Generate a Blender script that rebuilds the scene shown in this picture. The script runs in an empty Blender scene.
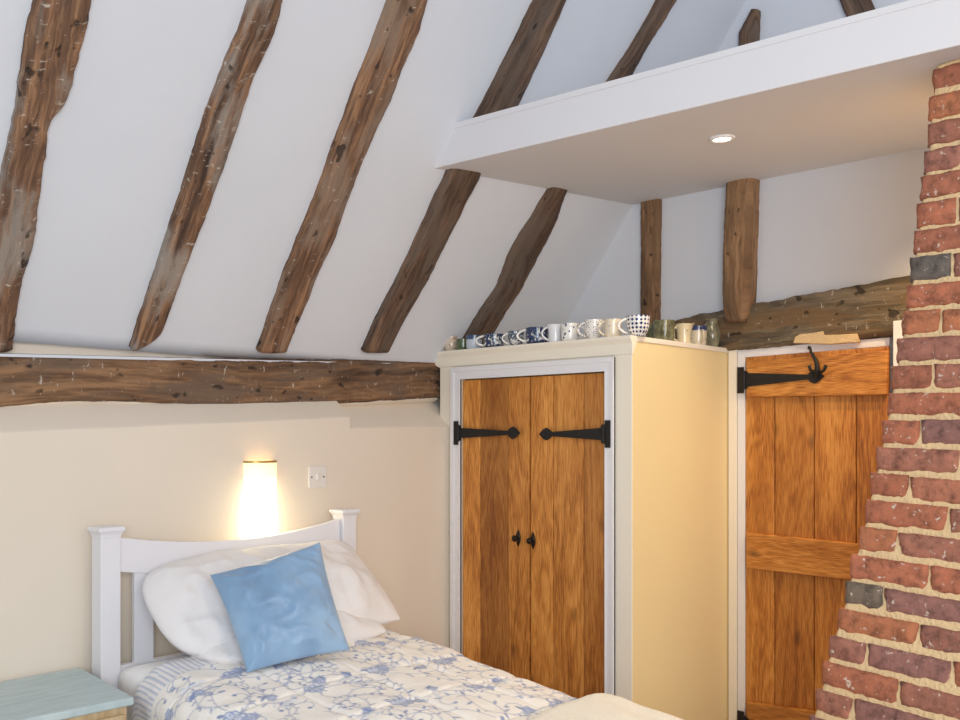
import bpy, bmesh, math, random
import numpy as np
from mathutils import Vector, Matrix, noise
random.seed(7)
C = bpy.context.scene.collection
H = 1.36; F = 950.0; A = math.radians(43); HY = 435.0
FW = Vector((math.cos(A), math.sin(A), 0)); RT = Vector((math.sin(A), -math.cos(A), 0))
CAM = Vector((0, 0, H))
def ray(x, y): return FW + RT*((x-480)/F) + Vector((0, 0, (HY-y)/F))
def onplane(x, y, p, n):
    d = ray(x, y); return CAM + d*((Vector(p)-CAM).dot(Vector(n))/d.dot(Vector(n)))
def onv(x, y, v): return onplane(x, y, (0, v, 0), (0, 1, 0))
def onu(x, y, u): return onplane(x, y, (u, 0, 0), (1, 0, 0))
SK = 1.355
SN = Vector((0, -SK, -1)).normalized()          # slope normal into the room
SP = Vector((0, 2.981, H+0.594))
def onslope(x, y, off=0.0): return onplane(x, y, SP+SN*off, SN)
def slope_v(z): return 2.981-(z-H-0.594)/SK

# ---------------------------------------------------------------- materials
def newmat(name):
    m = bpy.data.materials.new(name); m.use_nodes = True
    nt = m.node_tree; return m, nt, nt.nodes['Principled BSDF']
def N(nt, typ, **kw):
    n = nt.nodes.new(typ)
    for k, v in kw.items():
        if k in n.inputs: n.inputs[k].default_value = v
        else: setattr(n, k, v)
    return n
def ramp(nt, fac, stops):
    r = nt.nodes.new('ShaderNodeValToRGB'); e = r.color_ramp.elements
    while len(e) < len(stops): e.new(0.5)
    for i, (p, c) in enumerate(stops):
        e[i].position = p; e[i].color = (*c, 1) if len(c) == 3 else c
    nt.links.new(fac, r.inputs[0]); return r
def mix(nt, fac, a, b, blend='MIX'):
    m = nt.nodes.new('ShaderNodeMix'); m.data_type = 'RGBA'; m.blend_type = blend
    for s, v in ((0, fac), (6, a), (7, b)):
        if hasattr(v, 'links') or hasattr(v, 'is_linked'): nt.links.new(v, m.inputs[s])
        else: m.inputs[s].default_value = v if s == 0 else (*v, 1)
    return m.outputs[2]
def bump(nt, b, h, strength, dist=0.01):
    n = N(nt, 'ShaderNodeBump', Strength=strength, Distance=dist)
    nt.links.new(h, n.inputs['Height']); nt.links.new(n.outputs[0], b.inputs['Normal'])
def sr(r, g, b):
    f = lambda c: ((c/255+.055)/1.055)**2.4 if c > 10 else c/255/12.92
    return (f(r), f(g), f(b))
def obcoord(nt): return N(nt, 'ShaderNodeTexCoord').outputs['Object']

def plain(name, col, rough=0.6, bumpy=0, bscale=40, metal=0, var=0.0):
    m, nt, b = newmat(name); b.inputs['Base Color'].default_value = (*col, 1)
    b.inputs['Roughness'].default_value = rough; b.inputs['Metallic'].default_value = metal
    if bumpy or var:
        n = N(nt, 'ShaderNodeTexNoise', Scale=bscale, Detail=4.0); nt.links.new(obcoord(nt), n.inputs['Vector'])
        if bumpy: bump(nt, b, n.outputs['Fac'], bumpy)
        if var:
            n2 = N(nt, 'ShaderNodeTexNoise', Scale=2.2, Detail=3.0); nt.links.new(obcoord(nt), n2.inputs['Vector'])
            r = ramp(nt, n2.outputs['Fac'], [(0.3, tuple(c*(1-var) for c in col)), (0.7, col)])
            nt.links.new(r.outputs[0], b.inputs['Base Color'])
    return m
M = {}
M['white_plaster'] = plain('white_plaster', sr(221, 224, 231), .9, .25, 9, var=.03)
M['cream_plaster'] = plain('cream_plaster', sr(236, 223, 206), .9, .22, 9, var=.03)
M['cream_paint'] = plain('cream_paint', sr(244, 234, 216), .7, .05, 30)
M['lamplit_cream_paint'] = plain('lamplit_cream_paint', sr(240, 218, 168), .6, .05, 30)  # yellower copy of the cream paint, warm lamplight put into the colour
M['gloss_white'] = plain('gloss_white', sr(236, 234, 236), .4, .03, 30)
M['bed_white'] = plain('bed_white', sr(236, 234, 238), .45, .04, 25)
M['soffit_white'] = plain('soffit_white', sr(224, 222, 225), .85, .08, 12)
M['iron'] = plain('iron', (0.018, 0.017, 0.017), .5, .3, 120, .4)
M['bronze'] = plain('bronze', (0.03, 0.022, 0.016), .4, .3, 120, .7)
M['brass'] = plain('brass', sr(190, 160, 90), .35, 0, 1, .7)
M['sheet'] = plain('sheet', sr(250, 248, 247), .85, .15, 30)
M['pillow_cotton'] = plain('pillow_cotton', sr(236, 232, 231), .85, .5, 16)
M['throw'] = plain('throw', sr(246, 240, 226), .9, .5, 160)
M['switch_white'] = plain('switch_white', sr(232, 226, 220), .35)
M['dark'] = plain('dark', (0.012, 0.01, 0.009), .8)

def mat_oldwood(name, cols, gray, seed, specks=.72, bumpk=.9):
    m, nt, b = newmat(name)
    at = N(nt, 'ShaderNodeAttribute', attribute_name='gc').outputs['Vector']
    mp = N(nt, 'ShaderNodeMapping'); mp.inputs['Scale'].default_value = (1, .09, 1); mp.inputs['Location'].default_value = (seed, seed*1.7, 0)
    nt.links.new(at, mp.inputs['Vector'])
    g = N(nt, 'ShaderNodeTexNoise', Scale=70.0, Detail=8.0, Roughness=.65, Distortion=.4); nt.links.new(mp.outputs[0], g.inputs['Vector'])
    g2 = N(nt, 'ShaderNodeTexNoise', Scale=14.0, Detail=4.0, Distortion=1.2); nt.links.new(mp.outputs[0], g2.inputs['Vector'])
    mm = N(nt, 'ShaderNodeMath', operation='ADD'); nt.links.new(g.outputs['Fac'], mm.inputs[0]); nt.links.new(g2.outputs['Fac'], mm.inputs[1])
    mh = N(nt, 'ShaderNodeMath', operation='MULTIPLY'); nt.links.new(mm.outputs[0], mh.inputs[0]); mh.inputs[1].default_value = .5
    r = ramp(nt, mh.outputs[0], [(.38, cols[0]), (.5, cols[1]), (.60, cols[2])])
    p = N(nt, 'ShaderNodeTexNoise', Scale=7.0, Detail=5.0, Roughness=.6)
    mp2 = N(nt, 'ShaderNodeMapping'); mp2.inputs['Scale'].default_value = (1.6, .45, 1); mp2.inputs['Location'].default_value = (seed*2.3, seed, 3)
    nt.links.new(at, mp2.inputs['Vector']); nt.links.new(mp2.outputs[0], p.inputs['Vector'])
    pr = ramp(nt, p.outputs['Fac'], [(.46, (0, 0, 0)), (.60, (.8, .8, .8))])
    c = mix(nt, pr.outputs[0], r.outputs[0], gray)
    # limewash specks
    sp = N(nt, 'ShaderNodeTexNoise', Scale=38.0, Detail=5.0, Roughness=.7)
    mp3 = N(nt, 'ShaderNodeMapping'); mp3.inputs['Scale'].default_value = (.7, 1.5, 1); mp3.inputs['Location'].default_value = (seed, 0, 9)
    nt.links.new(at, mp3.inputs['Vector']); nt.links.new(mp3.outputs[0], sp.inputs['Vector'])
    spr = ramp(nt, sp.outputs['Fac'], [(specks-.06, (0, 0, 0)), (specks, (.85, .85, .85))])
    c = mix(nt, spr.outputs[0], c, sr(205, 195, 180))
    # holes
    h = N(nt, 'ShaderNodeTexNoise', Scale=26.0, Detail=2.0); mp4 = N(nt, 'ShaderNodeMapping')
    mp4.inputs['Scale'].default_value = (1, .6, 1); mp4.inputs['Location'].default_value = (4, seed, 1)
    nt.links.new(at, mp4.inputs['Vector']); nt.links.new(mp4.outputs[0], h.inputs['Vector'])
    hr = ramp(nt, h.outputs['Fac'], [(.66, (0, 0, 0)), (.71, (.8, .8, .8))])
    c = mix(nt, hr.outputs[0], c, (.02, .012, .008))
    nt.links.new(c, b.inputs['Base Color']); b.inputs['Roughness'].default_value = .8
    ms = N(nt, 'ShaderNodeMath', operation='SUBTRACT'); nt.links.new(mm.outputs[0], ms.inputs[0]); nt.links.new(hr.outputs[0], ms.inputs[1])
    bump(nt, b, ms.outputs[0], bumpk, .008)
    return m
OW = (sr(66, 48, 38), sr(118, 86, 64), sr(168, 126, 92))
OW2 = (sr(66, 58, 48), sr(104, 92, 74), sr(138, 122, 100))
M['timber_brown'] = mat_oldwood('timber_brown', OW, sr(146, 124, 106), 1.3, .69)
M['timber_grey'] = mat_oldwood('timber_grey', OW, sr(158, 148, 138), 6.1, .67)
M['timber_dark'] = mat_oldwood('timber_dark', (sr(54, 42, 36), sr(98, 74, 58), sr(136, 106, 84)), sr(106, 90, 78), 11.7, .8)
M['timber_plate'] = mat_oldwood('timber_plate', (sr(70, 50, 36), sr(120, 88, 62), sr(158, 120, 86)), sr(112, 92, 76), 17.2, .68)
M['timber_olive'] = mat_oldwood('timber_olive', OW2, sr(126, 98, 66), 21.7, .68)
M['timber_stud'] = mat_oldwood('timber_stud', (sr(92, 68, 46), sr(142, 106, 74), sr(176, 138, 100)), sr(124, 96, 70), 27.3, .78)

def mat_oak():
    m, nt, b = newmat('oak')
    at = N(nt, 'ShaderNodeAttribute', attribute_name='gc').outputs['Vector']
    mp = N(nt, 'ShaderNodeMapping'); mp.inputs['Scale'].default_value = (1, .04, 1); nt.links.new(at, mp.inputs['Vector'])
    g = N(nt, 'ShaderNodeTexNoise', Scale=420.0, Detail=2.0, Roughness=.5, Distortion=.1); nt.links.new(mp.outputs[0], g.inputs['Vector'])
    mp2 = N(nt, 'ShaderNodeMapping'); mp2.inputs['Scale'].default_value = (1, .16, 1); nt.links.new(at, mp2.inputs['Vector'])
    g2 = N(nt, 'ShaderNodeTexNoise', Scale=6.5, Detail=2.0, Roughness=.4, Distortion=.6); nt.links.new(mp2.outputs[0], g2.inputs['Vector'])
    # contour rings of the low noise = cathedral grain
    mu = N(nt, 'ShaderNodeMath', operation='MULTIPLY'); nt.links.new(g2.outputs['Fac'], mu.inputs[0]); mu.inputs[1].default_value = 75.0
    si = N(nt, 'ShaderNodeMath', operation='SINE'); nt.links.new(mu.outputs[0], si.inputs[0])
    s2 = N(nt, 'ShaderNodeMath', operation='MULTIPLY_ADD'); nt.links.new(si.outputs[0], s2.inputs[0]); s2.inputs[1].default_value = .07
    nt.links.new(g.outputs['Fac'], s2.inputs[2])
    lo = N(nt, 'ShaderNodeTexNoise', Scale=9.0, Detail=3.0, Roughness=.5); nt.links.new(mp2.outputs[0], lo.inputs['Vector'])
    s3 = N(nt, 'ShaderNodeMath', operation='MULTIPLY_ADD'); nt.links.new(lo.outputs['Fac'], s3.inputs[0]); s3.inputs[1].default_value = .6; nt.links.new(s2.outputs[0], s3.inputs[2])
    r = ramp(nt, s3.outputs[0], [(.56, sr(148, 86, 32)), (.80, sr(196, 127, 54)), (1.0, sr(220, 156, 80))])
    tint = N(nt, 'ShaderNodeAttribute', attribute_name='tint').outputs['Color']
    c = mix(nt, 1.0, r.outputs[0], tint, 'MULTIPLY')
    k = N(nt, 'ShaderNodeTexVoronoi', Scale=5.5); mp3 = N(nt, 'ShaderNodeMapping'); mp3.inputs['Scale'].default_value = (1, .42, 1)
    nt.links.new(at, mp3.inputs['Vector']); nt.links.new(mp3.outputs[0], k.inputs['Vector'])
    kr = ramp(nt, k.outputs['Distance'], [(.03, (.7, .7, .7)), (.11, (0, 0, 0))])
    c = mix(nt, kr.outputs[0], c, sr(84, 48, 22))
    nt.links.new(c, b.inputs['Base Color']); b.inputs['Roughness'].default_value = .5
    bump(nt, b, g.outputs['Fac'], .2, .003)
    return m
M['oak'] = mat_oak()

def mat_brick():
    m, nt, b = newmat('brick')
    col = N(nt, 'ShaderNodeAttribute', attribute_name='tint').outputs['Color']
    oc = obcoord(nt)
    n = N(nt, 'ShaderNodeTexNoise', Scale=28.0, Detail=7.0, Roughness=.7); nt.links.new(oc, n.inputs['Vector'])
    r = ramp(nt, n.outputs['Fac'], [(.3, (.40, .38, .38)), (.5, (1, 1, 1)), (.72, (1.35, 1.25, 1.2))])
    c = mix(nt, 1.0, col, r.outputs[0], 'MULTIPLY')
    s = N(nt, 'ShaderNodeTexNoise', Scale=55.0, Detail=4.0, Roughness=.6); nt.links.new(oc, s.inputs['Vector'])
    srr = ramp(nt, s.outputs['Fac'], [(.63, (0, 0, 0)), (.68, (.85, .85, .85))])
    c = mix(nt, srr.outputs[0], c, sr(222, 205, 190))
    nt.links.new(c, b.inputs['Base Color']); b.inputs['Roughness'].default_value = .9
    bump(nt, b, n.outputs['Fac'], .9, .008); return m
M['brick'] = mat_brick()
M['mortar'] = plain('mortar', sr(236, 204, 156), .95, .8, 90, var=.12)

# ---------------------------------------------------------------- mesh helpers
def link(name, me, mat, parent=None):
    o = bpy.data.objects.new(name, me); C.objects.link(o)
    if mat: me.materials.append(M[mat] if isinstance(mat, str) else mat)
    if parent: o.parent = parent
    return o
def obj(name, bm, mat, parent=None, smooth=False, bevel=0):
    bmesh.ops.recalc_face_normals(bm, faces=bm.faces)
    me = bpy.data.meshes.new(name); bm.to_mesh(me); bm.free()
    if smooth:
        for p in me.polygons: p.use_smooth = True
    o = link(name, me, mat, parent)
    if bevel:
        md = o.modifiers.new('b', 'BEVEL'); md.width = bevel; md.segments = 2; md.limit_method = 'ANGLE'; md.angle_limit = .7
    return o
def tag(o, label, cat, group=None):
    o['label'] = label; o['category'] = cat
    if group: o['group'] = group
    return o
def struct(o): o['kind'] = 'structure'; return o
def empty(name, loc, label=None, cat=None, group=None):
    o = bpy.data.objects.new(name, None); C.objects.link(o); o.location = loc; o.empty_display_size = .05
    if label: tag(o, label, cat, group)
    return o
def under(o, root):                      # parent keeping world placement (root only translated)
    o.parent = root; o.location = Vector(o.location)-Vector(root.location); return o
def box(bm, x0, x1, y0, y1, z0, z1):
    vs = [bm.verts.new((x, y, z)) for x in (x0, x1) for y in (y0, y1) for z in (z0, z1)]
    for f in ((0,1,3,2), (4,6,7,5), (0,4,5,1), (2,3,7,6), (0,2,6,4), (1,5,7,3)): bm.faces.new([vs[i] for i in f])
    return vs
def prism(bm, pts, ext):
    a = [bm.verts.new(p) for p in pts]; b = [bm.verts.new(Vector(p)+Vector(ext)) for p in pts]
    bm.faces.new(a); bm.faces.new(b[::-1]); n = len(a)
    for i in range(n): bm.faces.new((a[i], b[i], b[(i+1) % n], a[(i+1) % n]))
def lathe(bm, prof, seg=28, c=(0, 0, 0)):
    rings = []
    for r, z in prof:
        if r < 1e-5: rings.append([bm.verts.new((c[0], c[1], c[2]+z))])
        else: rings.append([bm.verts.new((c[0]+r*math.cos(2*math.pi*i/seg), c[1]+r*math.sin(2*math.pi*i/seg), c[2]+z)) for i in range(seg)])
    for a, b in zip(rings, rings[1:]):
        for i in range(seg):
            j = (i+1) % seg
            q = [a[i % len(a)], a[j % len(a)], b[j % len(b)], b[i % len(b)]]
            q = list(dict.fromkeys(q))
            if len(q) > 2: bm.faces.new(q)
def tube(bm, pts, rad, seg=8):
    pts = [Vector(p) for p in pts]; rings = []
    if not hasattr(rad, '__len__'): rad = [rad]*len(pts)
    up = None
    for i, p in enumerate(pts):
        t = (pts[min(i+1, len(pts)-1)]-pts[max(i-1, 0)]).normalized()
        if up is None: up = t.orthogonal().normalized()
        up = (up - t*up.dot(t)).normalized(); s = t.cross(up)
        rings.append([bm.verts.new(p+(up*math.cos(2*math.pi*k/seg)+s*math.sin(2*math.pi*k/seg))*rad[i]) for k in range(seg)])
    for a, b in zip(rings, rings[1:]):
        for k in range(seg): bm.faces.new((a[k], a[(k+1) % seg], b[(k+1) % seg], b[k]))
    bm.faces.new(rings[0][::-1]); bm.faces.new(rings[-1])
def grid_mesh(name, P, mat, parent=None, smooth=True, attrs=None, closed=False):
    """P: (n,m,3) array."""
    n, m = P.shape[:2]; idx = np.arange(n*m).reshape(n, m)
    q = np.stack([idx[:-1, :-1], idx[1:, :-1], idx[1:, 1:], idx[:-1, 1:]], -1).reshape(-1, 4)
    me = bpy.data.meshes.new(name); me.from_pydata(P.reshape(-1, 3).tolist(), [], q.tolist())
    if smooth: me.polygons.foreach_set('use_smooth', [True]*len(me.polygons))
    if attrs:
        for k, v in attrs.items():
            a = me.color_attributes.new(k, 'FLOAT_COLOR', 'POINT'); v = v.reshape(-1, 3)
            a.data.foreach_set('color', np.concatenate([v, np.ones((len(v), 1))], 1).astype('f').ravel())
    return link(name, me, mat, parent)
def nz(p, s, o=0): return noise.noise(Vector((p[0]*s+o, p[1]*s+o*1.3, p[2]*s)))

def timber(name, stations, n, depth, mat, label, round_=.006, rough=.004, seed=0, cat='beam', group=None, bulge=0.0, extra=0):
    """stations: list of (left point, right point) on the front plane; n points to the room."""
    n = Vector(n).normalized(); st = [(Vector(a), Vector(b)) for a, b in stations]
    L = [0]
    for (a, b), (c, d) in zip(st, st[1:]): L.append(L[-1]+((c+d)/2-(a+b)/2).length)
    K = max(2, int(L[-1]/.018)); rows = []
    NS = 9
    bm = bmesh.new(); gc = {}
    for k in range(K+1):
        s = L[-1]*k/K; i = 0
        while i < len(L)-2 and L[i+1] < s: i += 1
        t = (s-L[i])/max(1e-6, L[i+1]-L[i]); a = st[i][0].lerp(st[i+1][0], t); b = st[i][1].lerp(st[i+1][1], t)
        w = (b-a).length; ac = (b-a).normalized(); row = []
        ja = nz((s*9, seed, 0), 1, 3)*rough*.9+nz((s*35, seed, 5), 1, 3)*rough*.7
        jb = nz((s*9, seed+7, 0), 1, 9)*rough*.9+nz((s*35, seed+3, 5), 1, 3)*rough*.7
        prof = [(0, -depth), (0, -depth*.5), (0, -round_*1.3)]+[(j/(NS-1), 0) for j in range(1, NS-1)]+[(1, -round_*1.3), (1, -depth*.5), (1, -depth)]
        for q, (f, dz) in enumerate(prof):
            aa = a-ac*ja; bb = b+ac*jb; p = aa.lerp(bb, f)
            front = 3 <= q < 3+NS-2
            if front: dz += bulge*(1-(2*f-1)**2) + nz(p, 14, seed)*rough*1.2+nz(p, 45, seed)*rough*.5
            elif q in (2, len(prof)-3): p = p + ac*(nz(p, 40, seed)*rough*.6)
            v = bm.verts.new(p+n*dz); gc[v] = (f*w + (0 if front else dz), s, seed*3.1); row.append(v)
        rows.append(row)
    for r0, r1 in zip(rows, rows[1:]):
        for j in range(len(r0)-1): bm.faces.new((r0[j], r0[j+1], r1[j+1], r1[j]))
    bm.faces.new(rows[0]); bm.faces.new(rows[-1][::-1])
    for r in rows[:-1]:
        pass
    vals = [gc[v] for v in bm.verts]
    bmesh.ops.recalc_face_normals(bm, faces=bm.faces)
    me = bpy.data.meshes.new(name); bm.to_mesh(me); bm.free()
    a = me.attributes.new('gc', 'FLOAT_VECTOR', 'POINT'); a.data.foreach_set('vector', [c for v in vals for c in v])
    for p in me.polygons: p.use_smooth = len(p.vertices) == 4
    o = link(name, me, mat)
    return tag(o, label, cat, group)

# ================================================================ SETTING
VB = 3.08; VR = 3.235; UC = 3.095; UG = 3.87; ZTOP = 4.0
bm = bmesh.new(); box(bm, -1.5, 4.0, -1.5, 3.4, -.08, 0)
def mat_floor():
    m, nt, b = newmat('floor_carpet'); n = N(nt, 'ShaderNodeTexNoise', Scale=140.0, Detail=3.0); nt.links.new(obcoord(nt), n.inputs['Vector'])
    r = ramp(nt, n.outputs['Fac'], [(.3, sr(182, 174, 164)), (.7, sr(204, 196, 188))]); nt.links.new(r.outputs[0], b.inputs['Base Color'])
    b.inputs['Roughness'].default_value = .95; bump(nt, b, n.outputs['Fac'], .6, .004); return m
M['floor'] = mat_floor(); struct(obj('floor', bm, 'floor'))

# lower thick wall with splayed top
def wall_low():
    bm = bmesh.new()
    tl = [(0, 431), (60, 428), (120, 426), (180, 423), (240, 421), (300, 418), (350, 416)]
    pts = [onv(x, y, VB) for x, y in tl]; p0 = pts[0].copy(); p0.x = -.6; p0.z -= .03
    sec = [p0]+pts; back = []
    def add(sec, x_end=None):
        rows = []
        for p in sec:
            rows.append([bm.verts.new((p.x, VB, 0)), bm.verts.new((p.x, VB, p.z-.006)), bm.verts.new((p.x, VB+.006, p.z)),
                         bm.verts.new((p.x, VR+.01, p.z+.125)), bm.verts.new((p.x, VR+.01, 0))])
        for a, b in zip(rows, rows[1:]):
            for j in range(5): bm.faces.new((a[j], a[(j+1) % 5], b[(j+1) % 5], b[j]))
        bm.faces.new(rows[0]); bm.faces.new(rows[-1][::-1])
    add(sec)
    q0 = pts[-1].copy(); q0.z = onv(350, 427, VB).z; q1 = onv(449, 424, VB); q1.x = UC+.3
    add([q0, q1])
    return struct(obj('wall_left', bm, 'cream_plaster'))
wall_low()
# recessed upper strip behind the beam
bm = bmesh.new(); box(bm, -.6, UC+.75, VR, VR+.12, 1.2, H+.62); struct(obj('wall_recess', bm, 'cream_plaster')).name = 'trim_2'
# sloping ceiling
def slope_slab():
    bm = bmesh.new(); z0, z1 = H+.30, H+2.5
    rows = []
    nu, nv = 60, 50
    g = []
    for i in range(nu+1):
        r = []
        for j in range(nv+1):
            u = -.6+(UG+.1+.6)*i/nu; z = z0+(z1-z0)*j/nv
            p = Vector((u, slope_v(z), z)); p += SN*(noise.noise(p*1.6)*.006+noise.noise(p*5)*.002)
            r.append(bm.verts.new(p))
        g.append(r)
    for i in range(nu):
        for j in range(nv): bm.faces.new((g[i][j], g[i+1][j], g[i+1][j+1], g[i][j+1]))
    # thickness behind
    c = [g[0][0], g[nu][0], g[nu][nv], g[0][nv]]
    b = [bm.verts.new(v.co-SN*.12) for v in c]; bm.faces.new(b)
    edges = [[g[i][0] for i in range(nu+1)], [g[nu][j] for j in range(nv+1)], [g[i][nv] for i in range(nu, -1, -1)], [g[0][j] for j in range(nv, -1, -1)]]
    for k, e in enumerate(edges): bm.faces.new(e+[b[(k+1) % 4], b[k]])
    return struct(obj('ceiling', bm, 'white_plaster', smooth=True))
slope_slab()
# gable (back) wall with door opening
DL = onu(744, 400, UG).y; DR = .95; DT = H+.43
bm = bmesh.new()
DVL = onu(738, 400, UG).y
box(bm, UG, UG+.14, DVL, 3.4, 0, ZTOP); box(bm, UG, UG+.14, -1.5, 1.28, 0, ZTOP); box(bm, UG, UG+.14, 1.28, DVL, H+.47, ZTOP)
struct(obj('wall_back', bm, 'white_plaster'))
bm = bmesh.new(); box(bm, UG+.5, UG+.6, .4, 2.6, 0, 2.4); struct(obj('wall_landing', bm, 'cream_plaster')).name = 'wall_beyond'

# boxed platform (soffit + fascia)
F0 = Vector((2.59, 2.627, H+1.04)); F1 = Vector((2.725, .79, H+1.04)); fd = (F1-F0).normalized()
Fa = F0-fd*.5; Fb = F0+fd*3.0
ZS = H+1.115
def soffit():
    bm = bmesh.new(); T = .152
    G0 = Vector((UG+.02, Fa.y, ZS)); G1 = Vector((UG+.02, Fb.y, ZS))
    v = [bm.verts.new(p) for p in (Fa, Fb, G1, G0, Fa+Vector((0, 0, T)), Fb+Vector((0, 0, T)), G1+Vector((0, 0, T-.07)), G0+Vector((0, 0, T-.07)))]
    for f in ((0,1,2,3), (4,7,6,5), (0,4,5,1), (1,5,6,2), (2,6,7,3), (3,7,4,0)): bm.faces.new([v[i] for i in f])
    o = struct(obj('trim_1', bm, 'soffit_white', bevel=.003))
    # thin capping bead along the fascia top
    bm = bmesh.new(); n = Vector((fd.y, -fd.x, 0)); n = n if n.x < 0 else -n
    a = Fa+Vector((0, 0, T-.018)); prism(bm, [a, a+fd*3.5, a+fd*3.5+n*.004, a+n*.004], (0, 0, .02))
    c = obj('capping_bead', bm, 'soffit_white', o)
soffit()

# ================================================================ TIMBERS
def rafter(edges, off=.034, **kw):
    st = [(onslope(l+3.5, y, off), onslope(r+3, y, off)) for y, l, r in edges]; return st
RG = 'old oak rafters in the sloping ceiling'
r1 = [(-25, 42, 102), (0, 33, 93), (33, 27, 85), (60, 22, 78), (85, 18, 71), (98, 17, 67), (112, 14, 61), (121, 12, 51), (133, 10, 46), (167, 2, 43), (200, -4, 39), (240, -11, 33), (290, -22, 20), (320, -28, 14.5), (352, -33, 11.5)]
timber('roof_rafter', rafter(r1), SN, .09, 'timber_grey', 'wide weathered rafter at far left with a notched right edge', seed=1, round_=.012, rough=.006, group=RG)
r2 = [(-25, 259, 291), (0, 250, 281.5), (33, 238, 273), (80, 219, 252), (120, 204, 239), (160, 191, 225), (200, 179, 211), (240, 165.5, 195), (280, 153, 180), (320, 138.5, 165.5), (335, 134, 160), (343, 131.5, 152), (351, 129, 135)]
timber('roof_rafter', rafter(r2), SN, .09, 'timber_grey', 'slim rafter with chalky white tool marks, second from the left', seed=2, round_=.008, group=RG)
r3 = [(-25, 399, 438), (0, 390, 427), (33, 378, 418), (67, 364, 402), (100, 351, 390), (125, 342, 378), (160, 329, 362), (200, 315, 347), (240, 298, 333.5), (275, 284, 317), (300, 275, 307), (330, 264, 294), (353, 256, 285)]
timber('roof_rafter', rafter(r3), SN, .09, 'timber_brown', 'warm brown rafter meeting the wall beam above the lamp', seed=3, round_=.008, group=RG)
r4 = [(-25, 550, 579), (0, 537, 566), (40, 517, 548), (80, 496, 530), (118, 476, 511.5), (145, 462, 496), (171, 448, 481), (182, 444, 477), (200, 435, 467), (220, 427, 458), (240, 417, 447), (280, 398, 427), (320, 376, 404), (353, 361, 387)]
timber('roof_rafter', rafter(r4), SN, .09, 'timber_dark', 'rafter passing behind the left end of the white platform', seed=4, round_=.008, group=RG)
r5 = [(-25, 674, 690), (0, 659, 676), (38, 638, 652), (80, 610, 629), (130, 580, 600), (182, 550, 568), (191, 549, 566), (205, 540, 561), (220, 532, 556), (235, 521, 549), (262, 507, 535), (290, 497, 520), (310, 483, 507), (325, 473, 498), (345, 461, 486), (362, 452, 477)]
timber('roof_rafter', rafter(r5), SN, .09, 'timber_dark', 'crooked narrow rafter ending behind the row of mugs', seed=5, round_=.008, rough=.005, group=RG)

# wall plate beam on the left wall
top = [(0, 357), (60, 357), (130, 357), (200, 358), (260, 358), (320, 359), (380, 360), (440, 361)]
bot = [(0, 407), (53, 402), (100, 400), (140, 403), (187, 403), (233, 407), (320, 405), (380, 401), (440, 397.5)]
VBm = 3.165
def interp(tab, x):
    for (a, b), (c, d) in zip(tab, tab[1:]):
        if x <= c: return b+(d-b)*(x-a)/(c-a)
    return tab[-1][1]
st = [(onv(x, interp(bot, x), VBm), onv(x, interp(top, x), VBm)) for x in [0, 40, 80, 120, 160, 200, 240, 280, 320, 360, 400, 440, 444]]
a0, b0 = st[0]; d0 = Vector((-.9, 0, -.03)); st = [(a0+d0, b0+d0)]+st
timber('wall_beam', st, (0, -1, 0), .09, 'timber_plate', 'long horizontal oak beam running along the wall above the bed', seed=6, round_=.006, rough=.003)
# plaster bead above beam
bm = bmesh.new()
a, b = b0+d0, st[-1][1]
prism(bm, [Vector((a.x, VBm+.004, a.z-.002)), Vector((a.x, VBm+.004, a.z+.007)), Vector((a.x, VR+.02, a.z+.016)), Vector((a.x, VR+.02, a.z-.002))], Vector((b.x+.6, 0, b.z+.0))-Vector((a.x, 0, a.z)))
struct(obj('trim_3', bm, 'white_plaster'))
# plaster fillet below beam
rows = []
for i in range(81):
    x = 0+440*i/80; pb = onv(x, interp(bot, x), VBm)
    r = []
    for k in range(7):
        t = k/6; r.append((pb.x, VBm+.012+.05*t*t, pb.z+.004-.03*t+.002*nz(pb, 12, 2)))
    rows.append(r)
struct(grid_mesh('trim_4', np.array(rows), 'cream_plaster'))

# gable studs and tie beam
un = (-1, 0, 0)
def stud(edges, u, **kw): return [(onu(l-1.5, y, u), onu(r-3, y, u)) for y, l, r in edges]
timber('wall_stud', stud([(186, 641, 662), (197, 641, 661.5), (240, 641.5, 661), (290, 641, 660.5), (318, 641, 660.5), (326, 641, 660)], UG-.03), un, .05, 'timber_stud', 'narrow upright stud in the back wall above the patterned mugs', seed=8, round_=.006, group='upright studs in the back wall')
timber('wall_stud', stud([(168, 727, 756), (180, 726, 755), (210, 724, 754), (240, 723, 753), (290, 722, 752), (312, 723, 749.5), (322, 726, 747)], UG-.075), un, .09, 'timber_stud', 'thick rounded upright stud overlapping the beam above the oak door', seed=9, round_=.014, bulge=.012, group='upright studs in the back wall')
timber('wall_stud', stud([(9, 752, 760.5), (22, 745, 760), (33, 739, 759.5), (49, 739, 759), (80, 738, 759)], UG-.03), un, .05, 'timber_dark', 'short stub of stud rising behind the white platform', seed=10, group='upright studs in the back wall')
timber('wall_brace', stud([(-30, 826, 862), (0, 840, 873), (20, 849, 882), (60, 866, 899)], UG-.03), un, .05, 'timber_dark', 'dark slanting brace at the top edge behind the white platform', seed=12)
tt = [(660, 324), (700, 314), (722, 310), (752, 303.5), (780, 299), (813, 292.5), (845, 287.5), (873, 282), (907, 275), (960, 266)]
tb = [(660, 352), (737, 350), (783, 346), (830, 341), (888, 336), (907, 334), (960, 330)]
st = [(onu(x, interp(tb, x), UG-.045), onu(x, interp(tt, x), UG-.045)) for x in (664, 680, 700, 722, 740, 752, 766, 780, 800, 813, 830, 845, 860, 873, 890, 907, 935, 960)]
timber('tie_beam', st, un, .06, 'timber_olive', 'curved weathered grey-brown beam above the oak door', seed=14, round_=.01, rough=.006)
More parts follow.
